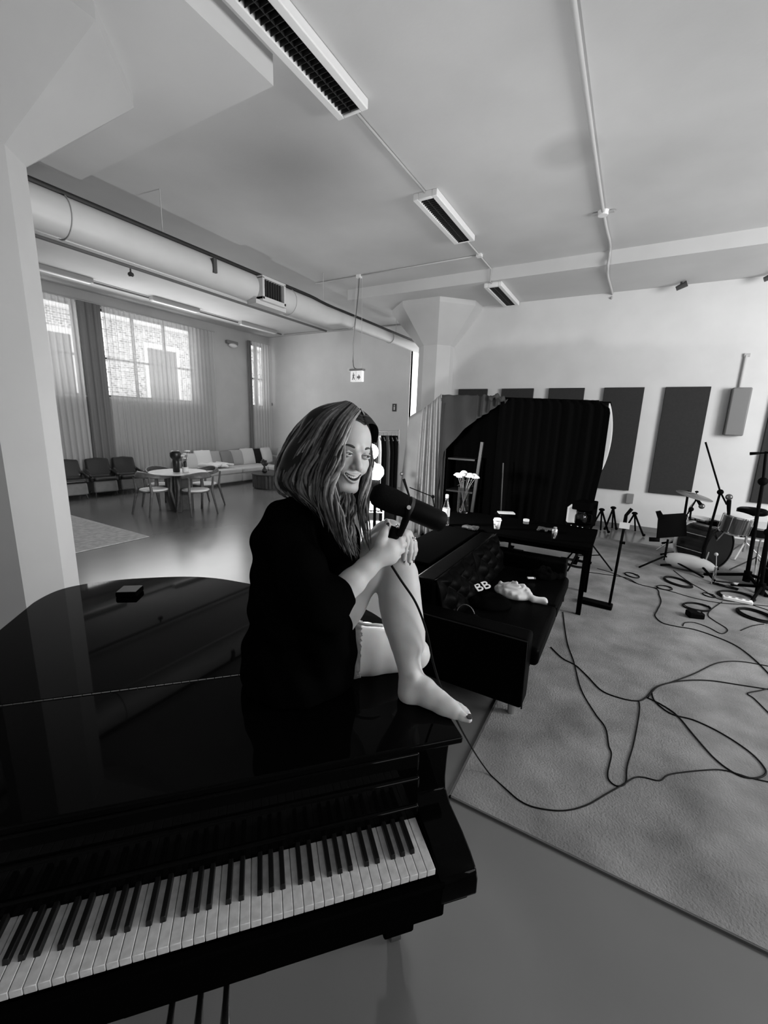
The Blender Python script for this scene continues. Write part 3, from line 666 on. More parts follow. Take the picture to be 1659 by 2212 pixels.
# items on the sofa
SZ = RG+.432
def crumple(name, c, L, w, seed, m, label, cat, ang=0):
    rnd = random.Random(seed); s = SDF((-L, -L, -.02), (L, L, .3), .008)
    for k in range(40):
        a = rnd.uniform(0, 6.28); r = L*.52*math.sqrt(rnd.random()); b = a+rnd.uniform(.6, 1.8)
        h0 = .10*(1-(r/(L*.6))**2)+.015
        s.cap((r*math.cos(a), r*w*math.sin(a), max(.012, h0*rnd.uniform(.5, 1.0))), (r*.8*math.cos(b), r*w*.8*math.sin(b), max(.012, h0*rnd.uniform(.4, 1.0))), .016, .010, .008)
    s.ell((0, 0, .02), (L*.55, L*w*.55, .05), k=.02)
    s.chain([(L*.4, 0, .03), (L*.62, -.02, .02), (L*.86, .02, .016), (L*.97, .0, .012)], [.03, .026, .028, .012], .015)
    mb = MB(); s.mesh(mb, 1); o = mb.build(name, m, smooth=True); o.location = c; o.rotation_euler = (0, 0, ang); return tag(o, label, cat)
crumple('crumpled_garment', P(1108, 1283, SZ)-Vector((0, 0, .0)), .30, .8, 5, mat('pale cotton', .55, .85, noise=.08, nscale=9), 'crumpled pale garment with a trailing sleeve on black sofa', 'clothing', -.25)
# dark jacket with white letters
jc = thing('black_garment', 'black garment with white printed letters on the sofa seat', 'clothing', P(1050, 1300, SZ))
s = SDF((-.3, -.3, -.01), (.3, .3, .12), .01)
rnd = random.Random(3)
for k in range(14):
    a = rnd.uniform(0, 6.28); r = rnd.uniform(.02, .14); s.cap((r*math.cos(a), r*math.sin(a), .02), (.14*math.cos(a+1), .12*math.sin(a+1), .02), .035, .025, .02)
s.ell((0, 0, .01), (.2, .17, .045), k=.02)
mb = MB(); s.mesh(mb, 2); mb.build('fabric', mat('black jersey', .0025, .95, spec=.0), jc, smooth=True)
cu = bpy.data.curves.new('printed_letters', 'FONT'); cu.body = 'BB'; cu.size = .135; cu.extrude = .002; cu.offset = .0008; cu.shear = .25
lt = bpy.data.objects.new('tmp', cu); COL.objects.link(lt); bpy.context.view_layer.update()
lm = bpy.data.meshes.new_from_object(lt.evaluated_get(bpy.context.evaluated_depsgraph_get())); bpy.data.objects.remove(lt)
lm.name = 'printed_letters'; lm.materials.clear(); lm.materials.append(mat('white print', .85, .6))
lo = bpy.data.objects.new('printed_letters', lm); COL.objects.link(lo); lo.parent = jc
lo.location = (-.07, -.03, .080); lo.rotation_euler = (.2, -.1, 1.0); lo['label'] = 'white printed letters'
t = thing('marker_pen', 'thin white pen lying on the sofa seat in front of the garment', 'pen', P(1084, 1304, SZ+.008), -.35)
MB().cyl((-.045, 0, .007), (.035, 0, .007), .006).build('barrel', M_white, t); MB().cyl((.035, 0, .007), (.05, 0, .007), .004, .002).build('tip', M_dark, t)
t = thing('headphones', 'thin black headphones band on the sofa near the armrest', 'headphones', P(1005, 1335, SZ))
MB().tube([(.07*math.cos(a*PI/12), 0, .02+.085*math.sin(a*PI/12)) for a in range(13)], .004, 6).build('headband', mat('satin dark grey', .14, .3), t)
for sx in (-1, 1): MB().cyl((.065*sx, 0, .022), (.085*sx, 0, .022), .03, .026).build('ear_cup', M_black, t)
t = thing('lighter', 'small white lighter on the black garment by the far armrest', 'lighter', P(1148, 1250, SZ+.02), .6)
MB().box((-.04, -.012, 0), (.02, .012, .014)).build('body', M_white, t, bevel=.003); MB().box((.02, -.011, .0), (.036, .011, .013)).build('cap', MATS['brushed steel'], t)
crumple('dark_bag', P(1165, 1250, SZ)+Vector((.03, .05, 0)), .2, .8, 11, MATS['black jersey'], 'small black bag slumped behind the pale garment on the sofa', 'bag', .5)

# ================= BLACK TABLE =================
TX0, TX1, TY0, TY1, TZ = -1.84, -.165, 4.27, 5.12, .74
M_tb = mat('black table paint', .002, .5, spec=0.0)
t = thing('black_table', 'long black table with slim square legs behind the sofa', 'table', (0, 0, RG))
MB().box((TX0, TY0, TZ-.04-RG), (TX1, TY1, TZ-RG)).build('tabletop', M_tb, t, bevel=.005)
for x in (TX0+.04, TX1-.045):
    for y in (TY0+.1, TY1-.06): MB().box((x-.022, y-.022, 0), (x+.022, y+.022, TZ-.04-RG)).build('leg', M_tb, t)
MB().box((TX0+.04, TY0+.06, TZ-.10-RG), (TX1-.04, TY0+.08, TZ-.04-RG)).build('apron', M_tb, t)
TT = TZ+.0005
t = thing('black_console', 'low black cloth-covered table directly behind the sofa backrest', 'side table', (0, 0, 0))
MB().box((-1.66, 2.95, TZ-.03), (-1.25, 4.24, TZ)).build('tabletop', M_tb, t, bevel=.006)
MB().box((-1.64, 2.97, 0), (-1.27, 4.22, TZ-.03)).build('cloth_cover', mat('black table cloth', .004, .95, spec=.1), t, bevel=.01)
# water bottle
M_gl = glassmat('clear glass', .97, .02); M_wat = glassmat('water', .98, 0, 1.33)
b = thing('glass_bottle', 'slim glass bottle with white label and cap on the table', 'bottle', P(962, 1134, TT))
MB().lathe([(.036, 0), (.04, .01), (.04, .17), (.034, .21), (.018, .27), (.015, .31)], n=24).build('bottle_body', glassmat('bottle glass', .75, .02), b, smooth=True)
MB().lathe([(.0412, .10), (.0412, .19)], n=24).build('paper_label', mat('paper', .72, .7), b)
MB().lathe([(.018, .305), (.018, .34), (.014, .343)], n=16).build('cap', M_white, b)
# vase with flowers
vz = thing('flower_vase', 'tall clear glass vase with white flowers on the black table', 'vase', P(999, 1107, TT))
MB().lathe([(.068, 0), (.072, .004), (.072, .33), (.068, .33), (.068, .012), (0, .012)], n=32).build('glass', M_gl, vz, smooth=False)
M_stem = mat('pale stem', .16, .6); M_pet = mat('flower white', .85, .6); rnd = random.Random(9)
heads = [(-.10, .0, .47), (-.055, -.03, .455), (-.03, .03, .50), (-.02, -.05, .48), (.06, .0, .48), (.105, .02, .475), (.14, -.01, .46), (.085, -.05, .47), (.02, .04, .46)]
for (x, y, z) in heads:
    st = MB().tube(spl([(-x*.35+rnd.uniform(-.01, .01), -y*.4, .02), (x*.2, y*.2, .2), (x*.5, y*.5, .34), (x, y, z)], 5), .0035, 6).build('flower_stem', M_stem, vz)
    f = MB()
    for ring, (rr, zz, nn) in enumerate(((.034, 0, 9), (.024, .012, 7), (.011, .02, 5))):
        for k in range(nn):
            a = 2*PI*k/nn+ring*.4; f.ball((x+rr*math.cos(a), y+rr*math.sin(a), z+zz), .017, 8, (1, 1, .6))
    f.build('flower_head', M_pet, st, smooth=True)
lf = MB()
for k in range(26):
    a = rnd.uniform(0, 6.28); r = rnd.uniform(.02, .09); z = rnd.uniform(.33, .42); c = Vector((r*math.cos(a), r*math.sin(a), z)); d = Vector((math.cos(a), math.sin(a), rnd.uniform(-.3, .6)))*.03
    s_ = d.cross(Vector((0, 0, 1))).normalized()*.009; lf.add([c, c+d*.5+s_, c+d, c+d*.5-s_], [(0, 1, 2, 3)])
lf.build('foliage', mat('dark leaf', .05, .6), vz, solid=.001)
# paper cup
c = thing('paper_cup', 'white takeaway coffee cup with lid on the black table', 'cup', P(1073, 1142, TT))
MB().lathe([(.029, 0), (.041, .095), (.039, .095), (.028, .004)], n=28).build('cup_body', M_white, c, smooth=True)
MB().lathe([(.044, .090), (.045, .099), (.040, .104), (.038, .116), (.03, .118), (.03, .112)], n=28).build('lid', mat('lid white', .82, .35), c, smooth=True)
R_ = Matrix.Translation((.0, 0, .05)) @ Matrix.Rotation(-.55, 4, 'Z')
MB().box((-.014, -.0375, -.012), (-.004, -.036, .006), R_).box((-.002, -.0375, -.004), (.010, -.036, .014), R_).box((.004, -.0375, -.02), (.014, -.036, -.008), R_).build('printed_mark', mat('cup print', .12, .6), c)
t = thing('notebook', 'slim pale booklet leaning on the table behind the paper cup', 'notebook', P(1093, 1112, TT), .45)
MB().box((-.10, -.06, .02), (.10, .06, .032)).build('pages', mat('paper', .7), t); MB().box((-.13, -.05, 0), (.0, .05, .019)).build('dark_holder', M_black, t)
t = thing('small_tin', 'small pale tin with dark band on the middle of the table', 'tin', P(1136, 1131, TT))
MB().lathe([(.032, 0), (.032, .03)], n=20).build('tin_body', mat('grey tin', .14, .4), t); MB().lathe([(.034, .03), (.034, .05), (.03, .053)], n=20).build('lid', M_white, t)
t = thing('metal_shaker', 'shiny little metal cylinder standing on the table edge near its right corner', 'tumbler', P(1196, 1166, TT))
MB().lathe([(.026, 0), (.028, .01), (.028, .10), (.02, .118)], n=24).build('cylinder', mat('chrome', .8, .12, metal=1), t, smooth=True); MB().lathe([(.02, .118), (.02, .128), (.008, .135)], n=16).build('cap', MATS['chrome'], t)
t = thing('coffee_machine', 'black coffee machine with a glass jug on the right table end', 'coffee machine', P(1262, 1133, TT)+Vector((-.02, -.12, 0)), -.25)
MB().box((-.09, .0, 0), (.10, .16, .27)).box((-.10, -.12, 0), (.10, .16, .03)).box((-.09, -.12, .20), (.10, .16, .29)).build('body', M_tb, t, bevel=.01)
MB().lathe([(.055, .03), (.065, .06), (.065, .13), (.045, .17), (.05, .18)], o=(0, -.05, 0), n=24).build('glass_jug', glassmat('jug glass', .6, .02), t, smooth=True)
for xx in (-.07, .0, .05): MB().ball((xx, -.122, .015), .009, 8).build('knob', MATS['chrome'], t, smooth=True)
MB().tube(spl([(.07, -.05, .16), (.11, -.05, .15), (.11, -.05, .07), (.065, -.05, .06)], 4), .007, 6).build('jug_handle', M_black, t)
t = thing('milk_carton', 'bright white gabled carton left of the coffee machine on the table', 'carton', P(1232, 1133, TT)+Vector((0, -.03, 0)), .3)
MB().box((-.042, -.042, .035), (.042, .042, .20)).build('body', mat('glossy paper', .62, .3), t, bevel=.004)
MB().box((-.043, -.043, 0), (.043, .043, .034)).build('dark_foot', M_black, t); MB().prism([(-.042, .2), (.042, .2), (0, .24)], -.042, .042, Matrix.Rotation(PI/2, 4, 'X')).build('gable_top', MATS['glossy paper'], t)
for (x, y, q, lb) in ((1013, 1143, .8, 'tangle of dark cable on the table beside the cup'), (1180, 1148, .2, 'dark crumpled pouch left of the shiny metal cylinder')):
    rnd = random.Random(x); s = SDF((-.14, -.14, -.01), (.14, .14, .1), .008)
    for k in range(10): s.cap((rnd.uniform(-.1, .1), rnd.uniform(-.07, .07), .02), (rnd.uniform(-.1, .1), rnd.uniform(-.07, .07), .03), .015, .012, .01)
    mb = MB(); s.mesh(mb, 1); o = mb.build('dark_pouch', mat('dark grey cloth', .03, .7), smooth=True); o.location = P(x, y, TT); tag(o, lb.replace('tangle of dark cable', 'low dark cloth bundle'), 'pouch')

# ================= DRAPED BOOTH =================
M_vel = mat('black velvet', .0012, .95, spec=.05); M_grc = mat('grey cloth', .026, .9, noise=.12, nscale=4); M_liner = mat('pale lining', .45, .85)
YB_ = 6.15
bo = thing('backdrop_frame', 'tall black metal frame carrying the dark cloths behind the table', 'frame', (0, 0, 0))
for x in (-2.62, -1.35, -.42): MB().cyl((x, YB_+.10, 0), (x, YB_+.10, 2.2), .02).build('post', M_tb, bo)
MB().cyl((-2.64, YB_+.10, 2.2), (-.36, YB_+.10, 2.17), .02).build('crossbar', M_tb, bo)
for x in (-2.62, -1.35, -.42): MB().box((x-.2, YB_+.05, .0), (x+.2, YB_+.15, .02)).box((x-.03, YB_-.1, .0), (x+.03, YB_+.3, .02)).build('foot', M_tb, bo)
# big black cloth: rounded top right corner, hem rising to the right
def blk(a, b):
    # a: left..right, b: bottom..top
    top = 2.235-.045*a; x0, x1 = -1.66, -.25
    zb = .38+.26*max(0, (a-.55)/.45)**1.5
    xr = x1-.11*max(0, .45-b)**.8*(1 if b < .45 else 0)-(.10*(max(0, b-.93)/.07)**3)
    x = x0+(xr-x0)*a; z = zb+(top-zb)*b-(.05*(max(0, a-.93)/.07)**3)*b
    fold = .018*math.sin(a*34+math.sin(a*9)*1.5+b*.8)*(1-.6*b)+.015*math.sin(a*71+2)
    return (x, YB_+fold, z)
o = MB().grid(blk, 90, 30).build('black_backdrop', M_vel, smooth=True, solid=.006); tag(o, 'huge black cloth hanging over the frame behind the table', 'backdrop')
def lin(a, b):
    z = 1.28+.88*b; w = .075*math.sin(PI*min(1, b*1.02))**.7+.012
    return (-.30+w*a+.02, YB_+.05+.03*a, z)
o = MB().grid(lin, 6, 24).build('pale_lining', M_liner, smooth=True, solid=.004); tag(o, 'pale curved cloth edge peeking out right of black backdrop', 'cloth')
# inner black back cloth on the left part
def inn(a, b): return (-2.60+1.1*a, YB_+.42+.03*math.sin(a*26), .02+2.16*b)
o = MB().grid(inn, 50, 8).build('inner_cloth', M_vel, smooth=True, solid=.006); tag(o, 'black inner cloth hanging deep inside the left opening', 'cloth')
def topc(a, b): return (-2.62+2.36*a, YB_+.05+.5*b, 2.222-.045*a-.01*math.sin(b*PI)-.02*b)
o = MB().grid(topc, 20, 6).build('top_cloth', M_vel, smooth=True, solid=.006); tag(o, 'black cloth lying over top of the booth frame', 'cloth')
# grey cloth swagged over the upper left
def swag(a, b):
    xl, xr = -2.52, -1.63; x = xl+(xr-xl)*a
    low = .98 if a < .06 else None
    e = [(0, .70), (.05, 1.00), (.10, 1.42), (.22, 1.56), (.45, 1.78), (.65, 1.93), (.82, 2.01), (.93, 2.10), (1, 2.13)]
    for i in range(len(e)-1):
        if e[i][0] <= a <= e[i+1][0]:
            t = (a-e[i][0])/(e[i+1][0]-e[i][0]); zl = e[i][1]+(e[i+1][1]-e[i][1])*t
    zt = 2.265-.02*a-.015*math.sin(a*40)*(1 if a > .6 else .2)
    f = .02*math.sin(a*18+b)+(.035*math.sin((a-.6)*55) if a > .62 else 0)
    return (x, YB_-.06-f-.03*(1-b)*a, zl+(zt-zl)*b)
o = MB().grid(swag, 100, 26).build('grey_cloth', M_grc, smooth=True, solid=.006); tag(o, 'dark grey cloth swagged over upper left of the backdrop frame', 'cloth')
o = MB().tube(spl([(-1.78, YB_-.09, 2.2), (-1.70, YB_-.10, 2.24), (-1.62, YB_-.09, 2.21), (-1.55, YB_-.08, 2.17)], 5), [.03+.018*math.sin(k*1.3) for k in range(16)], 10).build('bunched_end', M_grc, o, smooth=True)
# pale pleated side cloth, from top-left corner down to the left
def side(a, b):
    # a 0 = outer left edge, 1 = front edge under the grey cloth
    xt, yt, zt = (-3.17+.62*a, 6.30-.18*a, 1.92+(.36*a**.8)); zt -= .05*math.sin(a*PI)
    xb, yb, zb = (-3.24+.78*a, 6.10+.02*a, .04)
    g_ = max(0, min(1, (a-.38)/.15)); f = .10*g_*math.sin(2*PI*(a-.38)*6.5)*(.3+.7*(1-b)**.5)+.012*math.sin(a*9+b*5)
    return (xt*b+xb*(1-b)+f*.35, yt*b+yb*(1-b)-f, zt*b+zb*(1-b))
M_pale = mat('pale grey satin cloth', .34, .55, noise=.12, nscale=3)
o = MB().grid(side, 130, 24).build('pleated_curtain', M_pale, smooth=True, solid=.004); tag(o, 'pale pleated cloth hanging left of the black backdrop', 'curtain')
def side2(a, b): return (-2.52+.10*a, YB_-.05-.04*math.sin(a*13), .04+(.9+1.2*1)*b)
o = MB().grid(side2, 20, 8).build('dark_side_cloth', M_grc, smooth=True, solid=.004); tag(o, 'narrow dark grey cloth strip beside the pale pleated one', 'cloth')
# shelf unit and poles inside the opening
t = thing('black_shelf_unit', 'black shelf unit standing inside the booth opening', 'shelf', (-2.2, YB_+.15, 0))
for z in (.35, .8, 1.30): MB().box((-.22, -.12, z), (.25, .2, z+.025)).build('shelf', mat('dim grey edge', .008, .5), t)
for x in (-.21, .24): MB().box((x-.01, -.12, 0), (x+.01, .2, 1.33)).build('side_panel', M_tb, t)
t = thing('grey_pole', 'slanting dark grey pole inside the booth right of the white flowers', 'pole', (0, 0, 0))
a = AY(1042, 955, 5.95); b = AY(1022, 1088, 5.95); b2 = b+(b-a)*((b.z-.0)/(a.z-b.z)); MB().tube([a, b2], .028, 4).build('shaft', mat('dark grey pole', .014, .5), t)
MB().box((b2.x-.1, b2.y-.06, 0), (b2.x+.1, b2.y+.06, .02)).build('foot', M_tb, t)
t = thing('thin_stand', 'very thin dark rod beside the slanting pole in the booth', 'pole', (0, 0, 0))
a = AY(1087, 1000, 5.9); b = AY(1083, 1080, 5.9); b2 = b+(b-a)*((b.z-.0)/(a.z-b.z)); MB().tube([a, b2], .010, 6).build('rod', MATS['dark grey pole'], t); MB().box((b2.x-.08, b2.y-.06, 0), (b2.x+.08, b2.y+.06, .015)).build('foot', M_tb, t)
# vocal mic on a boom, in front of the pleated cloth
def micstand(base, pts, mic, label, rs=.009, legs=.3, name='microphone_stand', ang0=.3, cat='microphone stand', md=.02, group=None):
    t = thing(name, label, cat, base, group=group); B = Vector(base)
    top = Vector(pts[0])-B
    MB().cyl((0, 0, .04), top, rs*1.3, rs).build('pole', M_black, t)
    for k in range(3):
        a = ang0+2*PI*k/3; MB().tube([(0, 0, .13), (legs*math.cos(a), legs*math.sin(a), .012)], rs*1.1, 8).build('leg', M_black, t)
    MB().cyl((0, 0, .04), (0, 0, .17), rs*2.2).build('hub', M_black, t)
    if len(pts) > 1:
        MB().tube([Vector(p)-B for p in pts[1:]], rs*.8, 8).build('boom', M_black, t)
        MB().ball(top, rs*2.8, 10).build('boom_clutch', M_black, t, smooth=True)
    if mic:
        a, b = Vector(mic[0])-B, Vector(mic[1])-B; d = (b-a).normalized()
        mb_ = MB().cyl(a, a+(b-a)*.72, md*.5, md*.75).build('microphone', M_black, t, smooth=False)
        MB().ball(b-d*md, md*1.15, 14).build('grille', mat('mic grille', .12, .35, metal=.7), mb_, smooth=True)
    return t
Ym = 5.2
e = AY(885, 1053, Ym)
micstand(Vector((AY(960, 1090, Ym).x, Ym, 0)), [AY(935, 1073, Ym), AY(935, 1073, Ym), e], (AY(884, 1072, Ym), AY(867, 1020, Ym)), 'vocal microphone on a boom before the pale pleated cloth', md=.026)

# ================= CLOTHES RACK AND LAMP =================
r = thing('clothes_rack', 'clothes rack full of dark garments left of the pleated cloth', 'clothes rack', (0, 0, 0))
ra, rb = D(770, 932, 6.05), D(862, 933, 6.15)
MB().cyl(ra, rb, .014).build('rail', mat('dull grey rail', .12, .4), r)
for e_ in (ra, rb): MB().cyl((e_.x, e_.y, 0), (e_.x, e_.y, e_.z+.03), .014).build('upright', MATS['dull grey rail'], r)
dr = (rb-ra); pd = dr.cross(Vector((0, 0, 1))).normalized()
gm = [M_vel, M_vel, mat('white shirt', .7, .8), M_vel, mat('dark grey wool', .02, .9), mat('white shirt', .7), M_vel, MATS['dark grey wool'], M_vel, M_vel]
for k in range(10):
    c = ra+dr*(.06+.095*k); rn = random.Random(k); hgt = rn.uniform(.75, 1.1) if k not in (2, 5) else .8
    t = thing('hanging_garment', ['black jacket at left end of the clothes rack', 'second black garment on the clothes rack', 'first white shirt on the clothes rack', 'black garment right of the first white shirt', 'dark grey coat in middle of the clothes rack', 'second white shirt on the clothes rack', 'black garment right of the second white shirt', 'dark grey garment toward the right end of the rack', 'black coat next to last on the clothes rack', 'black coat at the right end of the rack against pale cloth'][k], 'garment', (c.x, c.y, c.z), math.atan2(pd.y, pd.x), 'garments hanging on the clothes rack')
    MB().tube(spl([(0, 0, .0), (.015, 0, -.02), (0, 0, -.045), (-.0, 0, -.05)], 3), .002, 5).tube([(-.17, 0, -.12), (0, 0, -.05), (.17, 0, -.12)], .006, 6).build('hanger', MATS['dull grey rail'], t)
    wd = .018 if k in (2, 5) else .03
    def gf(a, b, hgt=hgt, k=k, wd=wd):
        th = 2*PI*a; z = -.055-hgt*b; hw = .06+.16*min(1, b*5)**.6+.02*b
        return (hw*math.cos(th), wd*(1+.3*math.sin(3*th+k))*math.sin(th), z-.05*min(1, abs(math.cos(th)))*(1 if b > 0 else 0)*(1-b))
    MB().grid(gf, 24, 10, close_u=True).build('cloth', gm[k], t, smooth=True)
# bare studio lamp behind the woman
LP = D(812, 1019, 4.4); LP2 = D(800, 976, 4.4)
t = thing('studio_lamp', 'bright round studio lamp on a stand behind the woman\'s face', 'lamp', (LP.x, LP.y, 0))
MB().ball((0, 0, LP.z), .085, 40).build('lower_bulb', emis('lamp glow', 1, 640), t, smooth=True)
MB().ball((LP2.x-LP.x, LP2.y-LP.y, LP2.z), .085, 40).build('upper_bulb', emis('soft lamp glow', 1, 60), t, smooth=True)
MB().cyl((0, 0, .05), (0, 0, LP.z-.07), .016).build('pole', M_black, t)
MB().cyl((0, 0, LP.z+.07), (LP2.x-LP.x, LP2.y-LP.y, LP2.z-.07), .012).build('upper_stem', M_white, t)
for k in range(3): a = .5+k*2*PI/3; MB().tube([(0, 0, .35), (.4*math.cos(a), .4*math.sin(a), .01)], .012, 6).build('leg', M_black, t)
MB().cyl((0, 0, LP.z-.2), (0, 0, LP.z-.08), .05, .05).build('socket', M_black, t)
# dark equipment stand seen between hair and microphone
for (px, w_, lb) in ((838, 4.9, 'black upright flight case behind the microphone'),):
    c = D(px, 1110, w_); t = thing('flight_case', lb, 'case', (c.x, c.y, 0), .4)
    MB().box((-.09, -.12, .02), (.09, .12, 1.0)).build('body', M_black, t, bevel=.01); MB().box((-.095, -.125, .5), (.095, .125, .52)).build('metal_band', M_dark, t)
c = D(806, 1100, 4.8); t = thing('wire_trolley', 'white wire shelf trolley behind the woman\'s hair', 'trolley', (c.x, c.y, 0), .5)
for x in (-.12, .12):
    for y in (-.12, .12): MB().cyl((x, y, 0), (x, y, 1.02), .01).build('post', M_white, t)
for z in (.15, .38, .61, .84, 1.0):
    g = MB()
    for k in range(7): g.cyl((-.12+.04*k, -.12, z), (-.12+.04*k, .12, z), .004, n=5)
    g.cyl((-.12, -.12, z), (.12, -.12, z), .007, n=6).cyl((-.12, .12, z), (.12, .12, z), .007, n=6); g.build('wire_shelf', M_white, t)
for k, z in enumerate((.86, .63)):
    o = MB().box((-.08, -.08, 0), (.08, .08, .10)).build('white_packet', mat('paper', .7), bevel=.01); o.location = (c.x, c.y, z-.01); o.rotation_euler = (0, 0, .5+k*.2); tag(o, 'pale packet on the %s wire shelf of the trolley' % ('upper', 'lower')[k], 'packet')
# ================= THE WOMAN ON THE PIANO =================
def V(x, y, w): return D(x, y, w)
M_skin = mat('skin', .55, .48, spec=.35, noise=.03, nscale=30, bump=.04, bscale=260)
M_skin.node_tree.nodes['Principled BSDF'].inputs['Subsurface Weight'].default_value = .12
M_skin.node_tree.nodes['Principled BSDF'].inputs['Subsurface Scale'].default_value = .01
M_nail = mat('dark nail polish', .02, .2, spec=.6)
wm = thing('person', 'barefoot person with long wavy hair and black coat sitting on the piano, holding a microphone', 'person', (-.75, 1.05, ZL))
WM = Matrix.Translation((.75, -1.05, -ZL))
def wbuild(mb, name, m, **k):
    mb.v = [(x+.75, y-1.05, z-ZL) for x, y, z in mb.v]; return mb.build(name, m, wm, **k)
B = SDF((-1.12, .74, .945), (-.26, 1.42, 1.68), .0029)
# torso (under the coat) and neck
pel = V(668, 1385, 1.43); chest = V(655, 1190, 1.33); nb = V(690, 1100, 1.30)
B.chain([pel, V(655, 1290, 1.39), chest, V(672, 1130, 1.31)], [.12, .095, .11, .07], .05)
B.chain([V(675, 1125, 1.31), V(700, 1085, 1.285), V(718, 1045, 1.275)], [.055, .047, .047], .03)
# raised leg: thigh, knee, calf, ankle
hip = V(690, 1372, 1.40); kn = V(838, 1161, 1.35)
B.chain([hip, V(738, 1300, 1.385), V(786, 1234, 1.37), V(822, 1180, 1.355), kn], [.092, .076, .064, .054, .050], .03)
B.ell(V(842, 1152, 1.335), (.040, .040, .040), k=.03)
px = [(840, 1165, .047), (857, 1205, .045), (859, 1240, .053), (859, 1272, .060), (862, 1305, .060), (866, 1335, .057), (871, 1360, .052), (876, 1390, .045), (881, 1420, .038), (886, 1450, .034), (888, 1478, .034)]
ws = [1.35, 1.352, 1.354, 1.357, 1.359, 1.361, 1.363, 1.364, 1.366, 1.367, 1.365]
B.chain([V(a, b, w) for (a, b, r), w in zip(px, ws)], [r for a, b, r in px], .02)
shp = [V(a+20, b, w-.012) for (a, b, r), w in zip(px[2:8], ws[2:8])]
B.chain(shp, [.030]*6, .03)
# ankle bones, heel, foot
B.ell(V(893, 1462, 1.338), (.014, .014, .016), k=.012)
B.cap(V(884, 1483, 1.362), V(884, 1496, 1.358), .034, .037, .02)
B.chain([V(896, 1474, 1.36), V(918, 1487, 1.345), V(944, 1508, 1.325), V(968, 1524, 1.305), V(984, 1535, 1.290)], [.036, .031, .026, .0215, .0185], .02)
B.chain([V(890, 1498, 1.355), V(925, 1511, 1.325), V(955, 1530, 1.302), V(980, 1545, 1.282)], [.032, .022, .019, .017], .02)
B.chain([V(918, 1488, 1.375), V(950, 1508, 1.355), V(978, 1522, 1.335)], [.026, .021, .016], .02)
# toes (big toe nearest)
B.chain([V(982, 1541, 1.284), V(998, 1549, 1.272), V(1011, 1554, 1.264)], [.0175, .0145, .0125], .006)
for (a, b, w, r) in ((990, 1531, 1.298, .0105), (988, 1526, 1.312, .0098), (985, 1522, 1.324, .0092), (980, 1519, 1.336, .0088)):
    B.chain([V(a-10, b-2, w+.004), V(a+8, b+3, w-.002), V(a+19, b+11, w-.006), V(a+24, b+17, w-.008)], [r*1.15, r, r*.95, r*.85], .004)
# folded leg: thigh lying on the lid, knee to the right, shin tucked back
h2 = V(690, 1400, 1.50); k2 = V(891, 1412, 1.535)
B.chain([h2, V(745, 1403, 1.51), V(800, 1406, 1.52), V(850, 1408, 1.53), k2], [.098, .094, .082, .066, .053], .03)
B.ell(V(902, 1412, 1.53), (.038, .038, .042), k=.03)
f2 = [k2, V(850, 1400, 1.60), V(790, 1395, 1.66), V(745, 1392, 1.70)]
for q in f2: q.z = max(q.z, ZL+.05)
B.chain(f2, [.05, .055, .045, .036], .03)
# near arm: upper arm, forearm, hand around the mount
sh = V(622, 1142, 1.20); el = V(693, 1315, 1.13); wr = V(814, 1206, 1.185)
B.chain([V(650, 1150, 1.28), V(630, 1160, 1.215), V(655, 1230, 1.165), el], [.05, .044, .042, .038], .03)
B.chain([el, V(730, 1285, 1.145), V(762, 1256, 1.16), V(792, 1226, 1.175), wr], [.038, .038, .034, .0275, .0235], .02)
B.chain([wr, V(826, 1198, 1.192), V(842, 1191, 1.20)], [.023, .025, .026], .02)
B.ell(V(838, 1185, 1.20), (.028, .026, .031), k=.015); B.ell(V(833, 1200, 1.198), (.026, .02, .018), k=.02)
B.chain([V(826, 1203, 1.19), V(845, 1206, 1.20)], [.018, .016], .015)
rk = [(863, 1165, 1.212), (865, 1178, 1.208), (861, 1191, 1.206), (853, 1203, 1.208)]
for i, (a, b, w) in enumerate(rk):
    r = (.0102, .0105, .0100, .0090)[i]
    B.cap(V(836, 1184+i*5, 1.20), V(a, b, w), .016, r*1.05, .012)
    B.ell(V(a, b, w-.002), (r*1.12,)*3, k=.004)
    B.chain([V(a, b, w), V(a+7, b-2, w+.030), V(a-4, b-2, w+.048), V(a-20, b-3, w+.046)], [r, r*.95, r*.88, r*.8], .003)
B.chain([V(822, 1196, 1.19), V(822, 1172, 1.185), V(829, 1152, 1.188), V(836, 1137, 1.195)], [.018, .0135, .0115, .0098], .010, )
# far arm: forearm to the knee, fingers hanging over the shin
el2 = V(752, 1232, 1.36); wr2 = V(842, 1160, 1.285)
B.chain([V(700, 1150, 1.42), V(725, 1200, 1.40), el2], [.05, .042, .036], .03)
B.chain([el2, V(790, 1196, 1.32), V(820, 1172, 1.293), wr2], [.035, .032, .026, .0225], .015)
B.ell(V(862, 1152, 1.285), (.022, .020, .017), k=.015)
lk = [((873, 1154, 1.272), (878, 1170, 1.266), (875, 1190, 1.272), (872, 1209, 1.285)),
      ((879, 1151, 1.284), (886, 1170, 1.280), (886, 1192, 1.284), (884, 1213, 1.292)),
      ((884, 1152, 1.297), (892.5, 1170, 1.295), (894, 1190, 1.298), (892, 1208, 1.304)),
      ((886, 1156, 1.312), (896, 1172, 1.313), (898, 1188, 1.317), (896, 1200, 1.323))]
for i, f in enumerate(lk):
    r = (.0092, .0095, .0090, .0080)[i]
    B.cap(V(856, 1155, 1.285), V(*f[0]), .015, r*1.1, .010)
    B.chain([V(*q) for q in f], [r*1.08, r, r*.94, r*.72], .0025)
B.chain([V(845, 1150, 1.29), V(838, 1138, 1.292), V(836, 1126, 1.296)], [.014, .0105, .009], .008)
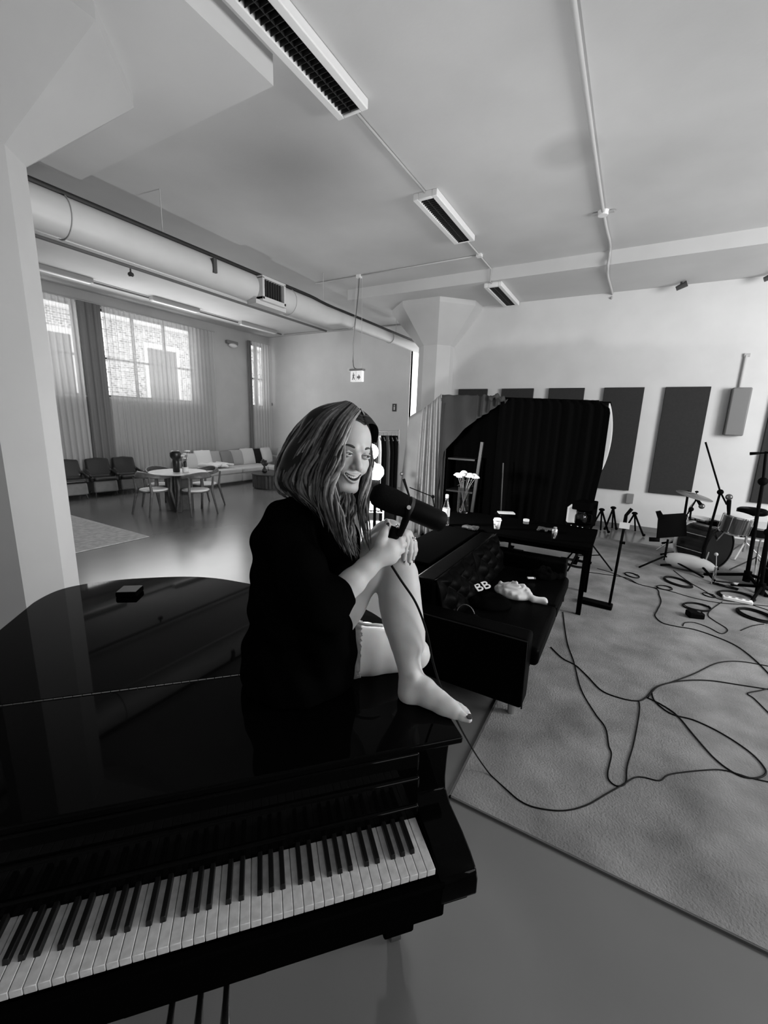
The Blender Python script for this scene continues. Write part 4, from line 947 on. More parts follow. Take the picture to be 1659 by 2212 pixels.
# flatten what rests on the lid
gz = B.lo[2]+np.arange(B.n[2])*B.h
B.d = np.maximum(B.d, (ZL+.0012-gz)[None, None, :].astype(np.float32))
mb = MB(); B.mesh(mb, 2); del B
# ---- head ----
ty = math.radians(33); tr = math.radians(9)
R1 = Rv*math.cos(tr)-Uv*math.sin(tr); U1 = Uv*math.cos(tr)+Rv*math.sin(tr)
Fc = V(772, 975, 1)-EYE; Fc.normalize()
R1 = (R1-Fc*R1.dot(Fc)).normalized(); U1 = R1.cross(Fc).normalized()
hf = (-Fc*math.cos(ty)+R1*math.sin(ty)).normalized(); hx = (R1*math.cos(ty)+Fc*math.sin(ty)).normalized()
tp = math.radians(4); hu = (U1*math.cos(tp)+hf*math.sin(tp)).normalized(); hf = (hf*math.cos(tp)-U1*math.sin(tp)).normalized()
HC = V(739, 974, 1.275)
def h(x, y, z): return HC+hx*x+hf*y+hu*z
AX3 = [hx, hf, hu]
cc = np.array(list(HC)); Hd = SDF(cc-.19, cc+.17, .0017)
def E(c, r, k=.01, sub=False): Hd.ell(h(*c), r, AX3, k, sub)
E((0, -.018, .040), (.072, .094, .084), .02)
E((0, .030, -.015), (.0615, .060, .080), .03)
E((0, .040, .045), (.056, .046, .048), .03)
for s in (-1, 1):
    Hd.cap(h(.050*s, .005, -.050), h(.020*s, .066, -.098), .020, .016, .02)
    E((.040*s, .058, -.026), (.022, .020, .017), .02)
    E((.033*s, .070, -.043), (.0165, .015, .013), .014)
    Hd.cap(h(.012*s, .088, .019), h(.042*s, .070, .016), .0075, .0065, .012)
    E((.0315*s, .094, .002), (.0165, .0135, .0085), .008, True)
E((0, .072, -.102), (.021, .017, .014), .018)
E((0, .070, -.070), (.028, .016, .022), .016)
Hd.chain([h(0, .084, .013), h(0, .092, -.007), h(0, .103, -.025), h(0, .107, -.032)], [.0075, .0075, .0095, .0105], .009)
for s in (-1, 1): E((.0115*s, .096, -.0345), (.0078, .0095, .0072), .006); Hd.cap(h(.006*s, .102, -.042), h(.009*s, .096, -.042), .0028, .0028, .002, True)
# smiling open mouth and lips
def mc(t, y0=0): return h(.0305*t, .0885-.012*t*t+y0, -.0590+.0075*t*t)
Hd.chain([mc(t/6) for t in range(-6, 7)], [.0035+.0018*(1-abs(t)/6) for t in range(-6, 7)], .004)
Hd.chain([mc(t/6, 0)-hu*(.0165*(1-(t/6)**2)) for t in range(-6, 7)], [.0035+.0025*(1-abs(t)/6) for t in range(-6, 7)], .004)
for t in range(-5, 6): Hd.cap(mc(t/6, -.012)-hu*.0080*(1-(t/6)**2), mc(t/6, .012)-hu*.0080*(1-(t/6)**2), .0014+.0056*(1-(t/6)**2), None, .002, True)
for s in (-1, 1): Hd.chain([h(.016*s, .092, -.035), h(.027*s, .081, -.046), h(.0325*s, .075, -.058)], [.0012, .0014, .001], .006, )
# ears and neck
for s in (-1, 1): E((.073*s, -.005, -.015), (.008, .017, .029), .006)
Hd.chain([h(0, -.03, -.05), h(0, -.035, -.09), V(715, 1052, 1.275)], [.052, .047, .046], .03)
mh = MB(); Hd.mesh(mh, 1); del Hd
b0 = len(mb.v); mb.v += mh.v; mb.f += [tuple(i+b0 for i in f) for f in mh.f]
body = wbuild(mb, 'body', M_skin, smooth=True)
# eyes
M_eye = mat('eye white', .55, .15); M_iris = mat('iris', .02, .1, spec=.8); M_brow = mat('brow hair', .05, .8); M_lip = mat('lips', .11, .5, spec=.25)
for s in (-1, 1):
    c = h(.0315*s, .0815, .001)
    e = wbuild(MB().ball(c, .0115, 20), 'eyeball', M_eye, smooth=True)
    gz_ = (hf*.93+hx*.30-hu*.12).normalized()
    p = c+gz_*.0094; i_ = MB().cyl(p, p+gz_*.0026, .0052, .0046, 18); i_.v = [(x+.75, y-1.05, z-ZL) for x, y, z in i_.v]; i_.build('iris', M_iris, e)
    lid = MB()
    for up_, r in ((1, .0030), (-1, .0024)):
        pts = []
        for k in range(9):
            t = -1+2*k/8; a = (.0052 if up_ > 0 else -.0044)*math.sqrt(max(0, 1-t*t)); pts.append(c+hx*(.0135*t)+hf*(.0112-.0055*t*t)+hu*(a+.0012*t*s*0))
        lid.tube(pts, [r*.5]+[r]*7+[r*.5], 8)
    wbuild(lid, 'eyelid', M_skin, smooth=True)
    la = []
    for k in range(9):
        t = -1+2*k/8; la.append(c+hx*(.0145*t)+hf*(.0135-.0055*t*t)+hu*(.0050*math.sqrt(max(0, 1-t*t))-.0005))
    wbuild(MB().tube(la, [.0004]+[.0011]*7+[.0005], 6), 'eyelashes', M_brow, smooth=True)
    br = [h(s*(.012+.034*k/6), .0945-.016*(k/6)**1.7, .0185+.0075*math.sin(PI*(k/6)*.75)) for k in range(7)]
    wbuild(MB().tube(br, [.0016, .0030, .0034, .0032, .0027, .002, .0008], 8, flat=.5, up=tuple(hf)), 'eyebrow', M_brow, smooth=True)
up = MB().tube([mc(t/8, .0012)+hu*(.0006+(.0012 if 1 <= abs(t) <= 3 else 0)) for t in range(-8, 9)], [.001+.0024*(1-abs(t)/8)**.7 for t in range(-8, 9)], 10, flat=.8)
wbuild(up, 'upper_lip', M_lip, smooth=True)
lo_ = MB().tube([mc(t/8, .0015)-hu*(.0168*(1-(t/8)**2)) for t in range(-8, 9)], [.001+.0032*(1-abs(t)/8)**.7 for t in range(-8, 9)], 10, flat=.8)
wbuild(lo_, 'lower_lip', M_lip, smooth=True)
te = MB()
for t in range(-4, 4):
    a = mc((t+.06)/5.2, .0006); b = mc((t+.94)/5.2, .0006); d_ = hu*.0085*(1-((t+.5)/5)**2)
    te.add([a, b, b-d_, a-d_, a-hf*.003, b-hf*.003, b-d_-hf*.003, a-d_-hf*.003], [(0, 1, 2, 3), (7, 6, 5, 4), (0, 4, 5, 1), (1, 5, 6, 2), (2, 6, 7, 3), (3, 7, 4, 0)])
wbuild(te, 'teeth', mat('teeth', .8, .25), bevel=.0006)
wbuild(MB().ball(h(0, .060, -.074), .018, 14, (1, .6, .6)), 'mouth_inside', mat('mouth dark', .01, .6), smooth=True)
# nails
def nail(c, d, n, w, l):
    d = d.normalized(); n = (n-d*n.dot(d)).normalized(); s_ = d.cross(n); g = MB()
    g.ball((0, 0, 0), 1, 12); g.v = [tuple(c+d*(x*l)+s_*(y*w)+n*(z*.0016)) for x, y, z in g.v]; wbuild(g, 'nail', M_nail, smooth=True)
for i, f in enumerate(lk):
    a, b = V(*f[2]), V(*f[3]); d = (b-a).normalized(); n = (Rv*.75-Fv*.6); r = (.0092, .0095, .009, .008)[i]*.72
    nail(b+d*r*.7+n.normalized()*r*.62, d, n, .0042, .0085)
a, b = V(998, 1549, 1.272), V(1011, 1554, 1.264)
nail(V(1014, 1549, 1.256), (b-a), Uv*.7-Fv*.5+Rv*.5, .0095, .0100)
for (a_, b_, w) in ((1015, 1544, 1.284), (1012, 1540, 1.298), (1008, 1535, 1.31)): nail(V(a_, b_, w-.006), b-a, Uv*.6+Rv*.5-Fv*.3, .0055, .006)
nail(V(837, 1134, 1.188), V(836, 1137, 1.2)-V(829, 1152, 1.2), -Fv-Rv*.4, .0055, .008)
# ring
rg_ = MB().tube([V(893, 1167, 1.295)+Rv*(.0098*math.cos(a*PI/8))+Fv*(.0098*math.sin(a*PI/8)) for a in range(17)], .0014, 6)
rg_.ball(V(895, 1162, 1.285), .0042, 8); wbuild(rg_, 'ring', mat('silver ring', .8, .15, metal=1), smooth=True)

# ---- coat ----
C = SDF((-1.32, .66, .945), (-.50, 1.50, 1.72), .008)
C.chain([V(668, 1118, 1.30), V(652, 1180, 1.32), V(650, 1300, 1.37), V(650, 1400, 1.41), V(648, 1450, 1.43)], [.085, .120, .155, .165, .165], .04)
C.chain([V(612, 1118, 1.25), V(602, 1160, 1.24), V(608, 1260, 1.24), V(628, 1330, 1.24)], [.052, .066, .080, .085], .04)
C.chain([V(648, 1112, 1.24), V(625, 1160, 1.19), V(650, 1235, 1.155), V(692, 1308, 1.13)], [.052, .066, .068, .066], .03)
C.chain([V(692, 1308, 1.13), V(722, 1288, 1.14), V(741, 1274, 1.148)], [.062, .055, .049], .02)
C.chain([V(695, 1330, 1.36), V(700, 1400, 1.40), V(702, 1440, 1.42)], [.095, .098, .098], .03)
C.chain([V(590, 1380, 1.40), V(585, 1450, 1.42)], [.085, .10], .04)
C.cap(V(720, 1120, 1.42), V(738, 1215, 1.40), .055, .05, .03)
C.cap(V(738, 1215, 1.40), V(765, 1222, 1.36), .048, .042, .03)
C.cap(V(680, 1085, 1.30), V(655, 1100, 1.27), .045, .05, .03)
C.cap(V(705, 1300, 1.13), V(700, 1400, 1.30), .055, .07, .04)
# cuff opening
cq = V(752, 1268, 1.15); cn_ = (V(814, 1206, 1.185)-cq).normalized(); cn_ = (cn_+Rv*.35).normalized()
sl, g = C._sub(np.array(list(cq))-.075, np.array(list(cq))+.075, 0)
C.d[sl] = np.maximum(C.d[sl], ((g[0]-cq.x)*cn_.x+(g[1]-cq.y)*cn_.y+(g[2]-cq.z)*cn_.z).astype(np.float32))
# gentle folds
sl, g = C._sub(C.lo, C.lo+C.n*C.h, 0)
fold = .004*np.sin(g[0]*55+g[2]*22+3*np.sin(g[1]*14))+.003*np.sin(g[2]*60-g[0]*30+g[1]*25)
C.d = (C.d+fold).astype(np.float32)
C.d = np.maximum(C.d, (ZL+.002-g[2]).astype(np.float32))
mb = MB(); C.mesh(mb, 2); del C
wbuild(mb, 'coat', mat('black wool coat', .002, .95, spec=.0, bump=.1, bscale=300), smooth=True)
# collar
cl = MB()
def colr(a, b):
    th = -2.3+4.2*a; c = V(690, 1092, 1.285); ax1 = Rv; ax2 = Fv; r = .062+.02*b
    return c+ax1*(r*math.cos(th)*1.0)+ax2*(r*math.sin(th))+Uv*(.035-.055*b)+Rv*.0
cl.grid(colr, 30, 5); wbuild(cl, 'coat_collar', MATS['black wool coat'], smooth=True, solid=.006)
# dark top at the neckline
T = SDF((-1.05, .75, 1.15), (-.55, 1.35, 1.7), .008)
T.chain([V(705, 1120, 1.28), V(722, 1165, 1.28), V(728, 1215, 1.31)], [.066, .072, .075], .03)
mb = MB(); T.mesh(mb, 2); del T; wbuild(mb, 'dark_top', mat('black jersey', .005), smooth=True)
# shorts around the folded thigh
T = SDF((-1.1, .85, .945), (-.45, 1.5, 1.25), .006)
T.chain([V(700, 1400, 1.50), V(745, 1402, 1.51), V(778, 1404, 1.515)], [.112, .108, .101], .02)
T.cap(V(790, 1404, 1.515), V(860, 1408, 1.53), .100, .09, .003, True)
sl, g = T._sub(T.lo, T.lo+T.n*T.h, 0); T.d = np.maximum(T.d, (ZL+.002-g[2]).astype(np.float32))
mb = MB(); T.mesh(mb, 2); del T; wbuild(mb, 'shorts', mat('grey washed denim', .13, .85, noise=.15, nscale=60), smooth=True)
hm = MB().tube(spl([V(768, 1342, 1.47), V(790, 1349, 1.455), V(812, 1350, 1.455), V(828, 1352, 1.46)], 4), [.006]*13, 8); wbuild(hm, 'hem_fold', mat('white hem', .7, .7), smooth=True)

# ---- hair ----
M_h1 = mat('dark blond hair', .06, .42, spec=.5, noise=.5, nscale=60); M_h2 = mat('fair hair highlights', .24, .38, spec=.5, noise=.3, nscale=80); M_h0 = mat('hair roots', .012, .65, spec=.2); M_h3 = mat('mid hair', .12, .4, spec=.5, noise=.4, nscale=70)
HB = SDF(np.array(list(HC))-np.array([.30, .30, .36]), np.array(list(HC))+np.array([.22, .22, .19]), .005)
HB.ell(h(0, -.024, .042), (.082, .101, .092), AX3, .02)
HB.ell(h(0, -.045, -.01), (.076, .076, .09), AX3, .03)
HB.chain([V(650, 960, 1.29), V(632, 1010, 1.29), V(640, 1045, 1.28)], [.024, .028, .022], .04)
HB.chain([V(700, 930, 1.27), V(665, 1000, 1.25), V(670, 1045, 1.23), V(690, 1085, 1.21)], [.068, .064, .050, .030], .04)
HB.chain([V(712, 960, 1.22), V(705, 1030, 1.185), V(712, 1080, 1.17)], [.055, .04, .028], .03)
HB.chain([V(780, 930, 1.33), V(784, 1000, 1.34), V(782, 1060, 1.33), V(785, 1120, 1.32)], [.03, .03, .026, .018], .03)
HB.ell(h(-.005, .098, -.028), (.067, .075, .094), AX3, .012, True)
mb = MB(); HB.mesh(mb, 2); del HB
hair = wbuild(mb, 'hair', M_h0, smooth=True)
G = [
 [(732, 872, 1.31), (678, 890, 1.33), (634, 935, 1.34), (608, 988, 1.34), (598, 1035, 1.32), (606, 1062, 1.30), (632, 1074, 1.28)],
 [(742, 868, 1.29), (690, 882, 1.28), (645, 925, 1.285), (617, 980, 1.29), (603, 1030, 1.28), (612, 1062, 1.265), (640, 1078, 1.25)],
 [(748, 866, 1.26), (697, 887, 1.22), (655, 937, 1.21), (628, 995, 1.215), (612, 1040, 1.21), (640, 1072, 1.20), (668, 1092, 1.19)],
 [(753, 867, 1.235), (708, 897, 1.185), (672, 955, 1.17), (645, 1015, 1.17), (640, 1050, 1.17), (665, 1082, 1.165), (690, 1115, 1.16)],
 [(758, 869, 1.215), (722, 905, 1.16), (692, 965, 1.145), (668, 1025, 1.145), (672, 1068, 1.145), (695, 1105, 1.145), (712, 1150, 1.145)],
 [(764, 872, 1.20), (735, 908, 1.145), (710, 965, 1.13), (690, 1022, 1.13), (694, 1075, 1.13), (712, 1125, 1.135), (735, 1180, 1.14)],
 [(770, 877, 1.195), (744, 912, 1.14), (724, 962, 1.122), (704, 1020, 1.118), (706, 1075, 1.12), (728, 1130, 1.13), (742, 1175, 1.135), (762, 1220, 1.14)],
 [(775, 882, 1.195), (750, 915, 1.145), (733, 958, 1.125), (718, 1012, 1.115), (710, 1058, 1.115), (728, 1110, 1.125), (748, 1160, 1.135), (772, 1212, 1.14)],
 [(779, 887, 1.20), (757, 915, 1.155), (741, 952, 1.135), (731, 1000, 1.12), (716, 1042, 1.115), (722, 1085, 1.12), (735, 1130, 1.13), (752, 1180, 1.14)]]
G2 = [
 [(780, 884, 1.22), (789, 905, 1.25), (796, 945, 1.285), (799, 985, 1.30), (793, 1030, 1.28), (786, 1075, 1.25), (792, 1125, 1.25), (800, 1180, 1.26)],
 [(778, 882, 1.24), (787, 900, 1.28), (795, 940, 1.32), (796, 1000, 1.33), (785, 1050, 1.29), (776, 1095, 1.25), (782, 1145, 1.25), (795, 1200, 1.26)],
 [(760, 1062, 1.24), (765, 1085, 1.22), (756, 1115, 1.20), (762, 1150, 1.20), (778, 1190, 1.21)],
 [(742, 1062, 1.22), (738, 1090, 1.20), (745, 1130, 1.19), (752, 1165, 1.18), (770, 1215, 1.17)]]
def locks(Gs, n, seed, r0, wav, names):
    rn = random.Random(seed); sets = {k: MB() for k in names}
    for q in range(n):
        t = rn.random()*(len(Gs)-1.001); i = int(t); t -= i; a, b = Gs[i], Gs[i+1]; m_ = 9
        A = [V(*p) for p in a]; Bb = [V(*p) for p in b]
        A = spl(A, 6); Bb = spl(Bb, 6)
        def smp(L, s): f = s*(len(L)-1); j = min(int(f), len(L)-2); return L[j].lerp(L[j+1], f-j)
        dep = rn.uniform(-.004, .022); ph = rn.uniform(0, 6.28); fr = rn.uniform(1.6, 2.6); am = wav*rn.uniform(.4, 1.2); end = rn.uniform(.72, 1.0)
        jx, jy = rn.uniform(-1, 1)*.006, rn.uniform(-1, 1)*.004; pts = []; N = 26
        for k in range(N):
            s = k/(N-1)*end; p = smp(A, s).lerp(smp(Bb, s), t); g_ = min(1, s*2.2)
            p = p+Rv*(am*g_*math.sin(ph+fr*2*PI*s)+jx*g_)+Fv*(dep*(.3+.7*g_)+am*.8*g_*math.cos(ph+fr*2*PI*s))+Uv*jy*g_; pts.append(p)
        r = r0*rn.uniform(.45, 1.25); nm = rn.choices(list(names), weights=list(names.values()))[0]
        rs = [r*min(1, .35+2.5*k/(N-1))*min(1, 5*(1-k/(N-1))+.08) for k in range(N)]
        sets[nm].tube(pts, rs, 6, flat=.45, up=tuple(-Fv))
    return sets
LM = {'dark': M_h1, 'mid': M_h3, 'fair': M_h2, 'root': M_h0}
def addlocks(S_, nm):
    for k_, mb_ in S_.items():
        if mb_.v:
            mb_.v = [(x+.75-0, y-1.05, z-ZL) for x, y, z in mb_.v]
            o = mb_.build(nm, LM[k_], wm, smooth=True)
            o.parent = hair; o.matrix_parent_inverse = Matrix.Identity(4)
addlocks(locks(G, 330, 4, .0050, .0085, {'dark': 5, 'mid': 3, 'fair': 1.6, 'root': 3}), 'hair_lock')
addlocks(locks(G2[:2], 46, 6, .0038, .007, {'dark': 3, 'mid': 3, 'fair': 2}), 'hair_lock')
addlocks(locks(G2[2:], 34, 8, .0040, .008, {'dark': 3, 'mid': 3, 'fair': 2}), 'hair_lock')
# crown and forehead sweep from the parting
rn = random.Random(2); cr = {'root': MB(), 'dark': MB()}
for q in range(260):
    a = rn.uniform(-1.2, 1.2); s = rn.choice((-1, 1)); pts = []
    y0 = rn.uniform(-.05, .070); 
    for k in range(12):
        t = k/11; ang = s*(t*1.55); rr = .099+rn.uniform(-.0006, .0006)
        x = .018+math.sin(ang)*.083; zc = .042+math.cos(ang)*.096*math.sqrt(max(.02, 1-((y0-.045*t+.024)/.108)**2)); y = y0-.045*t
        pts.append(h(x, y, zc))
    cr[rn.choice(('root', 'root', 'root', 'root', 'dark'))].tube(pts, [.0030*min(1, .3+2*k/11) for k in range(12)], 6, flat=.4)
addlocks(cr, 'crown_hair')

# ================= HAND-HELD MICROPHONE =================
A_, Z_ = V(806, 1064, 1.175), V(957, 1129, 1.235); ad = (Z_-A_).normalized(); L_ = (Z_-A_).length
mi = thing('studio_microphone', 'large black studio microphone held in the person\'s hands', 'microphone', A_)
Rm = ad.to_track_quat('Z', 'Y').to_matrix().to_4x4()
M_foam = mat('black foam', .007, .95, spec=.03, bump=.5, bscale=500); M_micb = mat('charcoal microphone body', .003, .55, spec=.06)
MB().lathe([(0, -.004), (.020, -.002), (.031, .008), (.0355, .022), (.036, .060), (.034, .092), (.032, .100)], n=32, M=Rm).build('foam_windscreen', M_foam, mi, smooth=True)
MB().lathe([(.030, .098), (.0325, .102), (.0325, L_-.03), (.031, L_-.008), (.026, L_), (0, L_)], n=32, M=Rm).build('mic_body', M_micb, mi, smooth=False, bevel=.001)
MB().lathe([(.0335, .108), (.0335, .118)], n=32, M=Rm).build('trim_ring', mat('dark mic ring', .03), mi)
sd = ad.cross(-Fv).normalized(); c0 = ad*.112
yk = MB()
yk.tube([c0-Fv*.036, V(880, 1118, 1.19)-A_, V(868, 1145, 1.19)-A_, V(862, 1156, 1.20)-A_], .0075, 8, flat=1.3)
yk.tube([c0+Fv*.036, V(876, 1118, 1.255)-A_, V(868, 1143, 1.25)-A_, V(862, 1156, 1.22)-A_], .0075, 8, flat=1.3)
yk.build('yoke', M_micb, mi, smooth=True)
MB().cyl(c0-Fv*.040, c0-Fv*.045, .0065, .006, 16).build('yoke_screw', mat('chrome', .8), mi)
n0 = V(856, 1148, 1.215)-A_; dn = (V(846, 1176, 1.215)-A_-n0).normalized()
MB().cyl(n0-dn*.012, n0+dn*.034, .0195, .0195, 20).build('mount_thread', M_micb, mi)
MB().ball(V(858, 1137, 1.19)-A_, .0055, 10).build('mount_highlight_screw', MATS['chrome'], mi, smooth=True)
# cable from the hand down to the floor
M_cab = mat('black cable rubber', .004, .6, spec=.1)
RZ = .016
def cable(name, pts, r, label, grp=None, n=6, cat='cable', m=None):
    o = MB().tube(spl(pts, n), r, 7).build(name, m or M_cab, smooth=True); return tag(o, label, cat, grp)
def fl(L, z=RZ): return [P(x, y, z) for x, y in L]
c1 = [V(846, 1222, 1.185), V(868, 1256, 1.19), V(895, 1296, 1.23), V(912, 1335, 1.27), V(924, 1375, 1.30), V(938, 1440, 1.34), V(962, 1510, 1.385), V(985, 1553, 1.44), P(1000, 1582, .66), P(1016, 1610, .40), P(1032, 1636, .18), P(1046, 1656, .05)]
c1 += fl([(1062, 1676), (1097, 1708), (1125, 1731), (1160, 1745), (1215, 1751), (1265, 1740), (1310, 1715), (1345, 1695), (1370, 1680), (1390, 1679), (1425, 1686), (1450, 1672), (1530, 1663), (1570, 1665), (1620, 1680), (1665, 1690)])
cable('microphone_cable', c1, .0036, 'black cable running from the held microphone over the piano edge to floor')
cable('floor_cable', fl([(1190, 1398), (1215, 1422), (1243, 1437), (1270, 1462), (1300, 1492), (1340, 1508), (1375, 1514), (1395, 1507), (1420, 1483), (1470, 1471), (1530, 1470), (1600, 1480), (1665, 1490)]), .0050, 'black cable leaving sofa front and looping right to photo edge')
cable('floor_cable', fl([(1216, 1322), (1225, 1385), (1240, 1430), (1255, 1488), (1285, 1540), (1308, 1572), (1315, 1610), (1321, 1630), (1313, 1670), (1318, 1688), (1335, 1698), (1352, 1690), (1355, 1655), (1368, 1610), (1378, 1560), (1382, 1530), (1380, 1513)]), .0038, 'thin cable hanging from the sofa front that forms a narrow loop on the rug')
cable('floor_cable', fl([(1400, 1506), (1420, 1484), (1455, 1472), (1500, 1455), (1550, 1432), (1600, 1429), (1665, 1440)]), .0045, 'cable arching highest toward the right photo edge above the big loop')
cable('floor_cable', fl([(1407, 1492), (1415, 1515), (1450, 1542), (1500, 1556), (1560, 1585), (1620, 1625), (1652, 1660), (1650, 1675), (1625, 1681), (1590, 1672), (1545, 1640), (1500, 1590), (1462, 1545), (1425, 1520), (1395, 1506)]), .0050, 'black cable forming the large teardrop loop at right on the rug')
cable('floor_cable', fl([(1665, 1545), (1630, 1510), (1615, 1498), (1640, 1492), (1665, 1487)]), .0045, 'cable end with a plug at the right photo edge')
cable('floor_cable', fl([(1262, 1235), (1300, 1240), (1352, 1248), (1380, 1262), (1418, 1272), (1424, 1285), (1428, 1300), (1420, 1318), (1415, 1330), (1430, 1345), (1460, 1353), (1500, 1360), (1545, 1375), (1590, 1395), (1630, 1425), (1665, 1460)]), .0055, 'long cable winding from under the table past the stand to the right edge')
cable('floor_cable', fl([(1290, 1228), (1330, 1240), (1380, 1262), (1440, 1275), (1500, 1292), (1560, 1303), (1620, 1306), (1665, 1310)]), .0048, 'straight-running cable between the table and the tangle at the drums')
cable('floor_cable', fl([(1455, 1232), (1485, 1255), (1520, 1275), (1555, 1295), (1610, 1303), (1665, 1320)]), .0045, 'cable crossing diagonally in front of the drum kit')
def loopcable(name, cx, cy, rx, ry, turns, label, r=.006, seed=1):
    c = P(cx, cy, RZ); rn = random.Random(seed); pts = []; N = int(turns*14)
    ex = (P(cx+rx, cy, RZ)-c).length; ey = (P(cx, cy+ry, RZ)-c).length
    a0 = math.atan2(*(P(cx+rx, cy, RZ)-c).yx)
    for k in range(N+1):
        t = 2*PI*k/14; j = 1+.05*math.sin(t*1.3+seed)-.02*(k//14)
        x, y = ex*j*math.cos(t), ey*j*math.sin(t); pts.append(c+Vector((x*math.cos(a0)-y*math.sin(a0), x*math.sin(a0)+y*math.cos(a0), .006*(k//14))))
    return cable(name, pts, r, label, None, 3, 'cable coil')
loopcable('coiled_cable', 1464, 1258, 20, 9, 3, 'oval black cable coil on the floor in front of the drums', .009, 2)
loopcable('coiled_cable', 1245, 1218, 22, 8, 3, 'dark cable coil on the floor behind the table leg', .010, 3)
loopcable('coiled_cable', 1590, 1289, 30, 9, 3, 'black cable coil behind the white power strip', .009, 4)
loopcable('coiled_cable', 1365, 1243, 11, 5, 2, 'tiny cable loop just right of the upright stand pole', .005, 5)
loopcable('coiled_cable', 1435, 1270, 14, 4, 2, 'narrow cable loop left of the oval coil with a plug', .005, 6)
loopcable('coiled_cable', 1531, 1286, 9, 4, 2, 'tiny cable loop between oval coil and power strip', .004, 7)
loopcable('coiled_cable', 1630, 1330, 26, 11, 4, 'tangled cable coil at the right edge below the stands', .009, 8)
loopcable('coiled_cable', 1505, 1312, 25, 7, 3, 'faint cable coil beside the small black adapter box', .005, 9)
cable('floor_cable', fl([(1475, 1352), (1480, 1345), (1500, 1345), (1530, 1355), (1555, 1368), (1568, 1366), (1570, 1358), (1545, 1342), (1530, 1330), (1535, 1318), (1560, 1300)]), .0045, 'cable with a bow-shaped loop below the adapter box')
cable('floor_cable', fl([(1600, 1362), (1625, 1352), (1650, 1348)]), .0045, 'short cable piece lying alone at right below the tangle')
t = thing('power_strip', 'white power strip on the floor among the cables', 'power strip', P(1592, 1299, RZ), -.05)
MB().box((-.13, -.035, 0), (.13, .035, .035)).build('body', M_white, t, bevel=.006)
for k in range(4): MB().cyl((-.095+.06*k, 0, .034), (-.095+.06*k, 0, .038), .018).build('socket', mat('grey plastic', .2), t)
t = thing('adapter_box', 'small black box on the floor amid cables', 'adapter', P(1500, 1333, RZ-.003), .3)
MB().box((-.07, -.05, 0), (.07, .05, .06)).build('body', M_black, t, bevel=.012); MB().cyl((.03, 0, .06), (.03, 0, .066), .015).build('button', M_dark, t)
# ================= STANDS AND DRUM KIT =================
G0 = .013
M_shell = mat('black drum shell', .004, .15, spec=.2); M_chr = mat('chrome', .8, .12, metal=1); M_head = mat('drum head', .55, .5)
# upright stand with a flat bar base
c = P(1290, 1306, G0); t = thing('bar_stand', 'black upright stand with a flat bar foot and a small white tag on top', 'stand', (0, 0, 0))
bl, br = P(1256, 1300, G0), P(1322, 1316, G0)
d_ = (br-bl).normalized(); nrm = Vector((-d_.y, d_.x, 0))
b = MB(); q = [bl-nrm*.055, br-nrm*.055, br+nrm*.055, bl+nrm*.055]; b.add([p for p in q]+[p+Vector((0, 0, .045)) for p in q], [(3, 2, 1, 0), (4, 5, 6, 7), (0, 1, 5, 4), (1, 2, 6, 5), (2, 3, 7, 6), (3, 0, 4, 7)])
b.build('bar_foot', M_black, t, bevel=.008)
top = AY(1350, 1128, br.y); top.x = br.x+ (top.x-br.x)*1
MB().tube([br-d_*.03+Vector((0, 0, .04)), top], .013, 10).build('pole', M_black, t, smooth=True)
MB().tube([top-Vector((0, 0, .06)), top+Vector((.0, 0, .07)), top+Vector((.04, 0, .14))], [.02, .016, .018], 10).build('clip_arm', M_black, t, smooth=True)
MB().box((top.x-.045, top.y-.03, top.z-.06), (top.x+.045, top.y-.02, top.z+.0)).build('white_tag', mat('paper', .7), t)
MB().cyl((top.x-.02, top.y, top.z-.21), (top.x+.03, top.y, top.z-.21), .014).build('height_knob', M_black, t)
# folding A-shaped stands along the far wall
for k, (ax, ay, l, r_) in enumerate(((1300, 1101, (1272, 1150), (1314, 1153)), (1325, 1097, (1306, 1146), (1331, 1146)), (1371, 1109, (1350, 1145), (1390, 1160)))):
    a = P(*l); b_ = P(*r_); a.z = b_.z = G0; mid = (a+b_)/2; ap = AY(ax, ay, mid.y)
    t = thing('folding_stand', ['A-shaped folding stand by the far wall, leftmost of the three', 'A-shaped folding stand by the far wall, middle of the three', 'A-shaped folding stand by the far wall right of the upright pole'][k], 'stand', (0, 0, 0), group='A-shaped folding stands')
    for q in (a, b_): MB().tube([q, ap], .016, 8).build('leg', M_black, t, smooth=True); MB().ball((q.x, q.y, G0+.022), .026, 8).build('foot', M_black, t)
    rr = Vector((mid.x+.02, mid.y+.22, G0)); rr.y = min(rr.y, 8.86); MB().tube([rr, ap], .014, 8).build('rear_leg', M_black, t, smooth=True)
    MB().ball(ap, .05, 12, (1, .7, .6)).build('hinge_cap', M_black, t, smooth=True)
# music stand
mb0 = P(1433, 1222, G0)
t = thing('music_stand', 'black music stand with solid tilted desk left of the drums', 'music stand', (0, 0, 0))
tc = AY(1443, 1165, mb0.y+.05)
MB().tube([(mb0.x, mb0.y, G0+.08), tc], .014, 8).build('pole', M_black, t, smooth=True)
for q in ((1381, 1225), (1520, 1247), (1478, 1190)):
    e = P(*q, G0+.012); MB().tube([(mb0.x, mb0.y, G0+.14), e], .012, 8).build('leg', M_black, t, smooth=True)
cor = [AY(1422, 1112, mb0.y+.02), AY(1482, 1108, mb0.y+.12), AY(1483, 1158, mb0.y+.04), AY(1418, 1163, mb0.y-.06)]
MB().add(cor, [(0, 1, 2, 3)]).build('desk', M_black, t, solid=.03, bevel=.008)
lp = [AY(1416, 1105, mb0.y), AY(1427, 1103, mb0.y), AY(1436, 1118, mb0.y), AY(1422, 1124, mb0.y)]; MB().add(lp, [(0, 1, 2, 3)]).build('desk_lip', M_black, t, solid=.03)
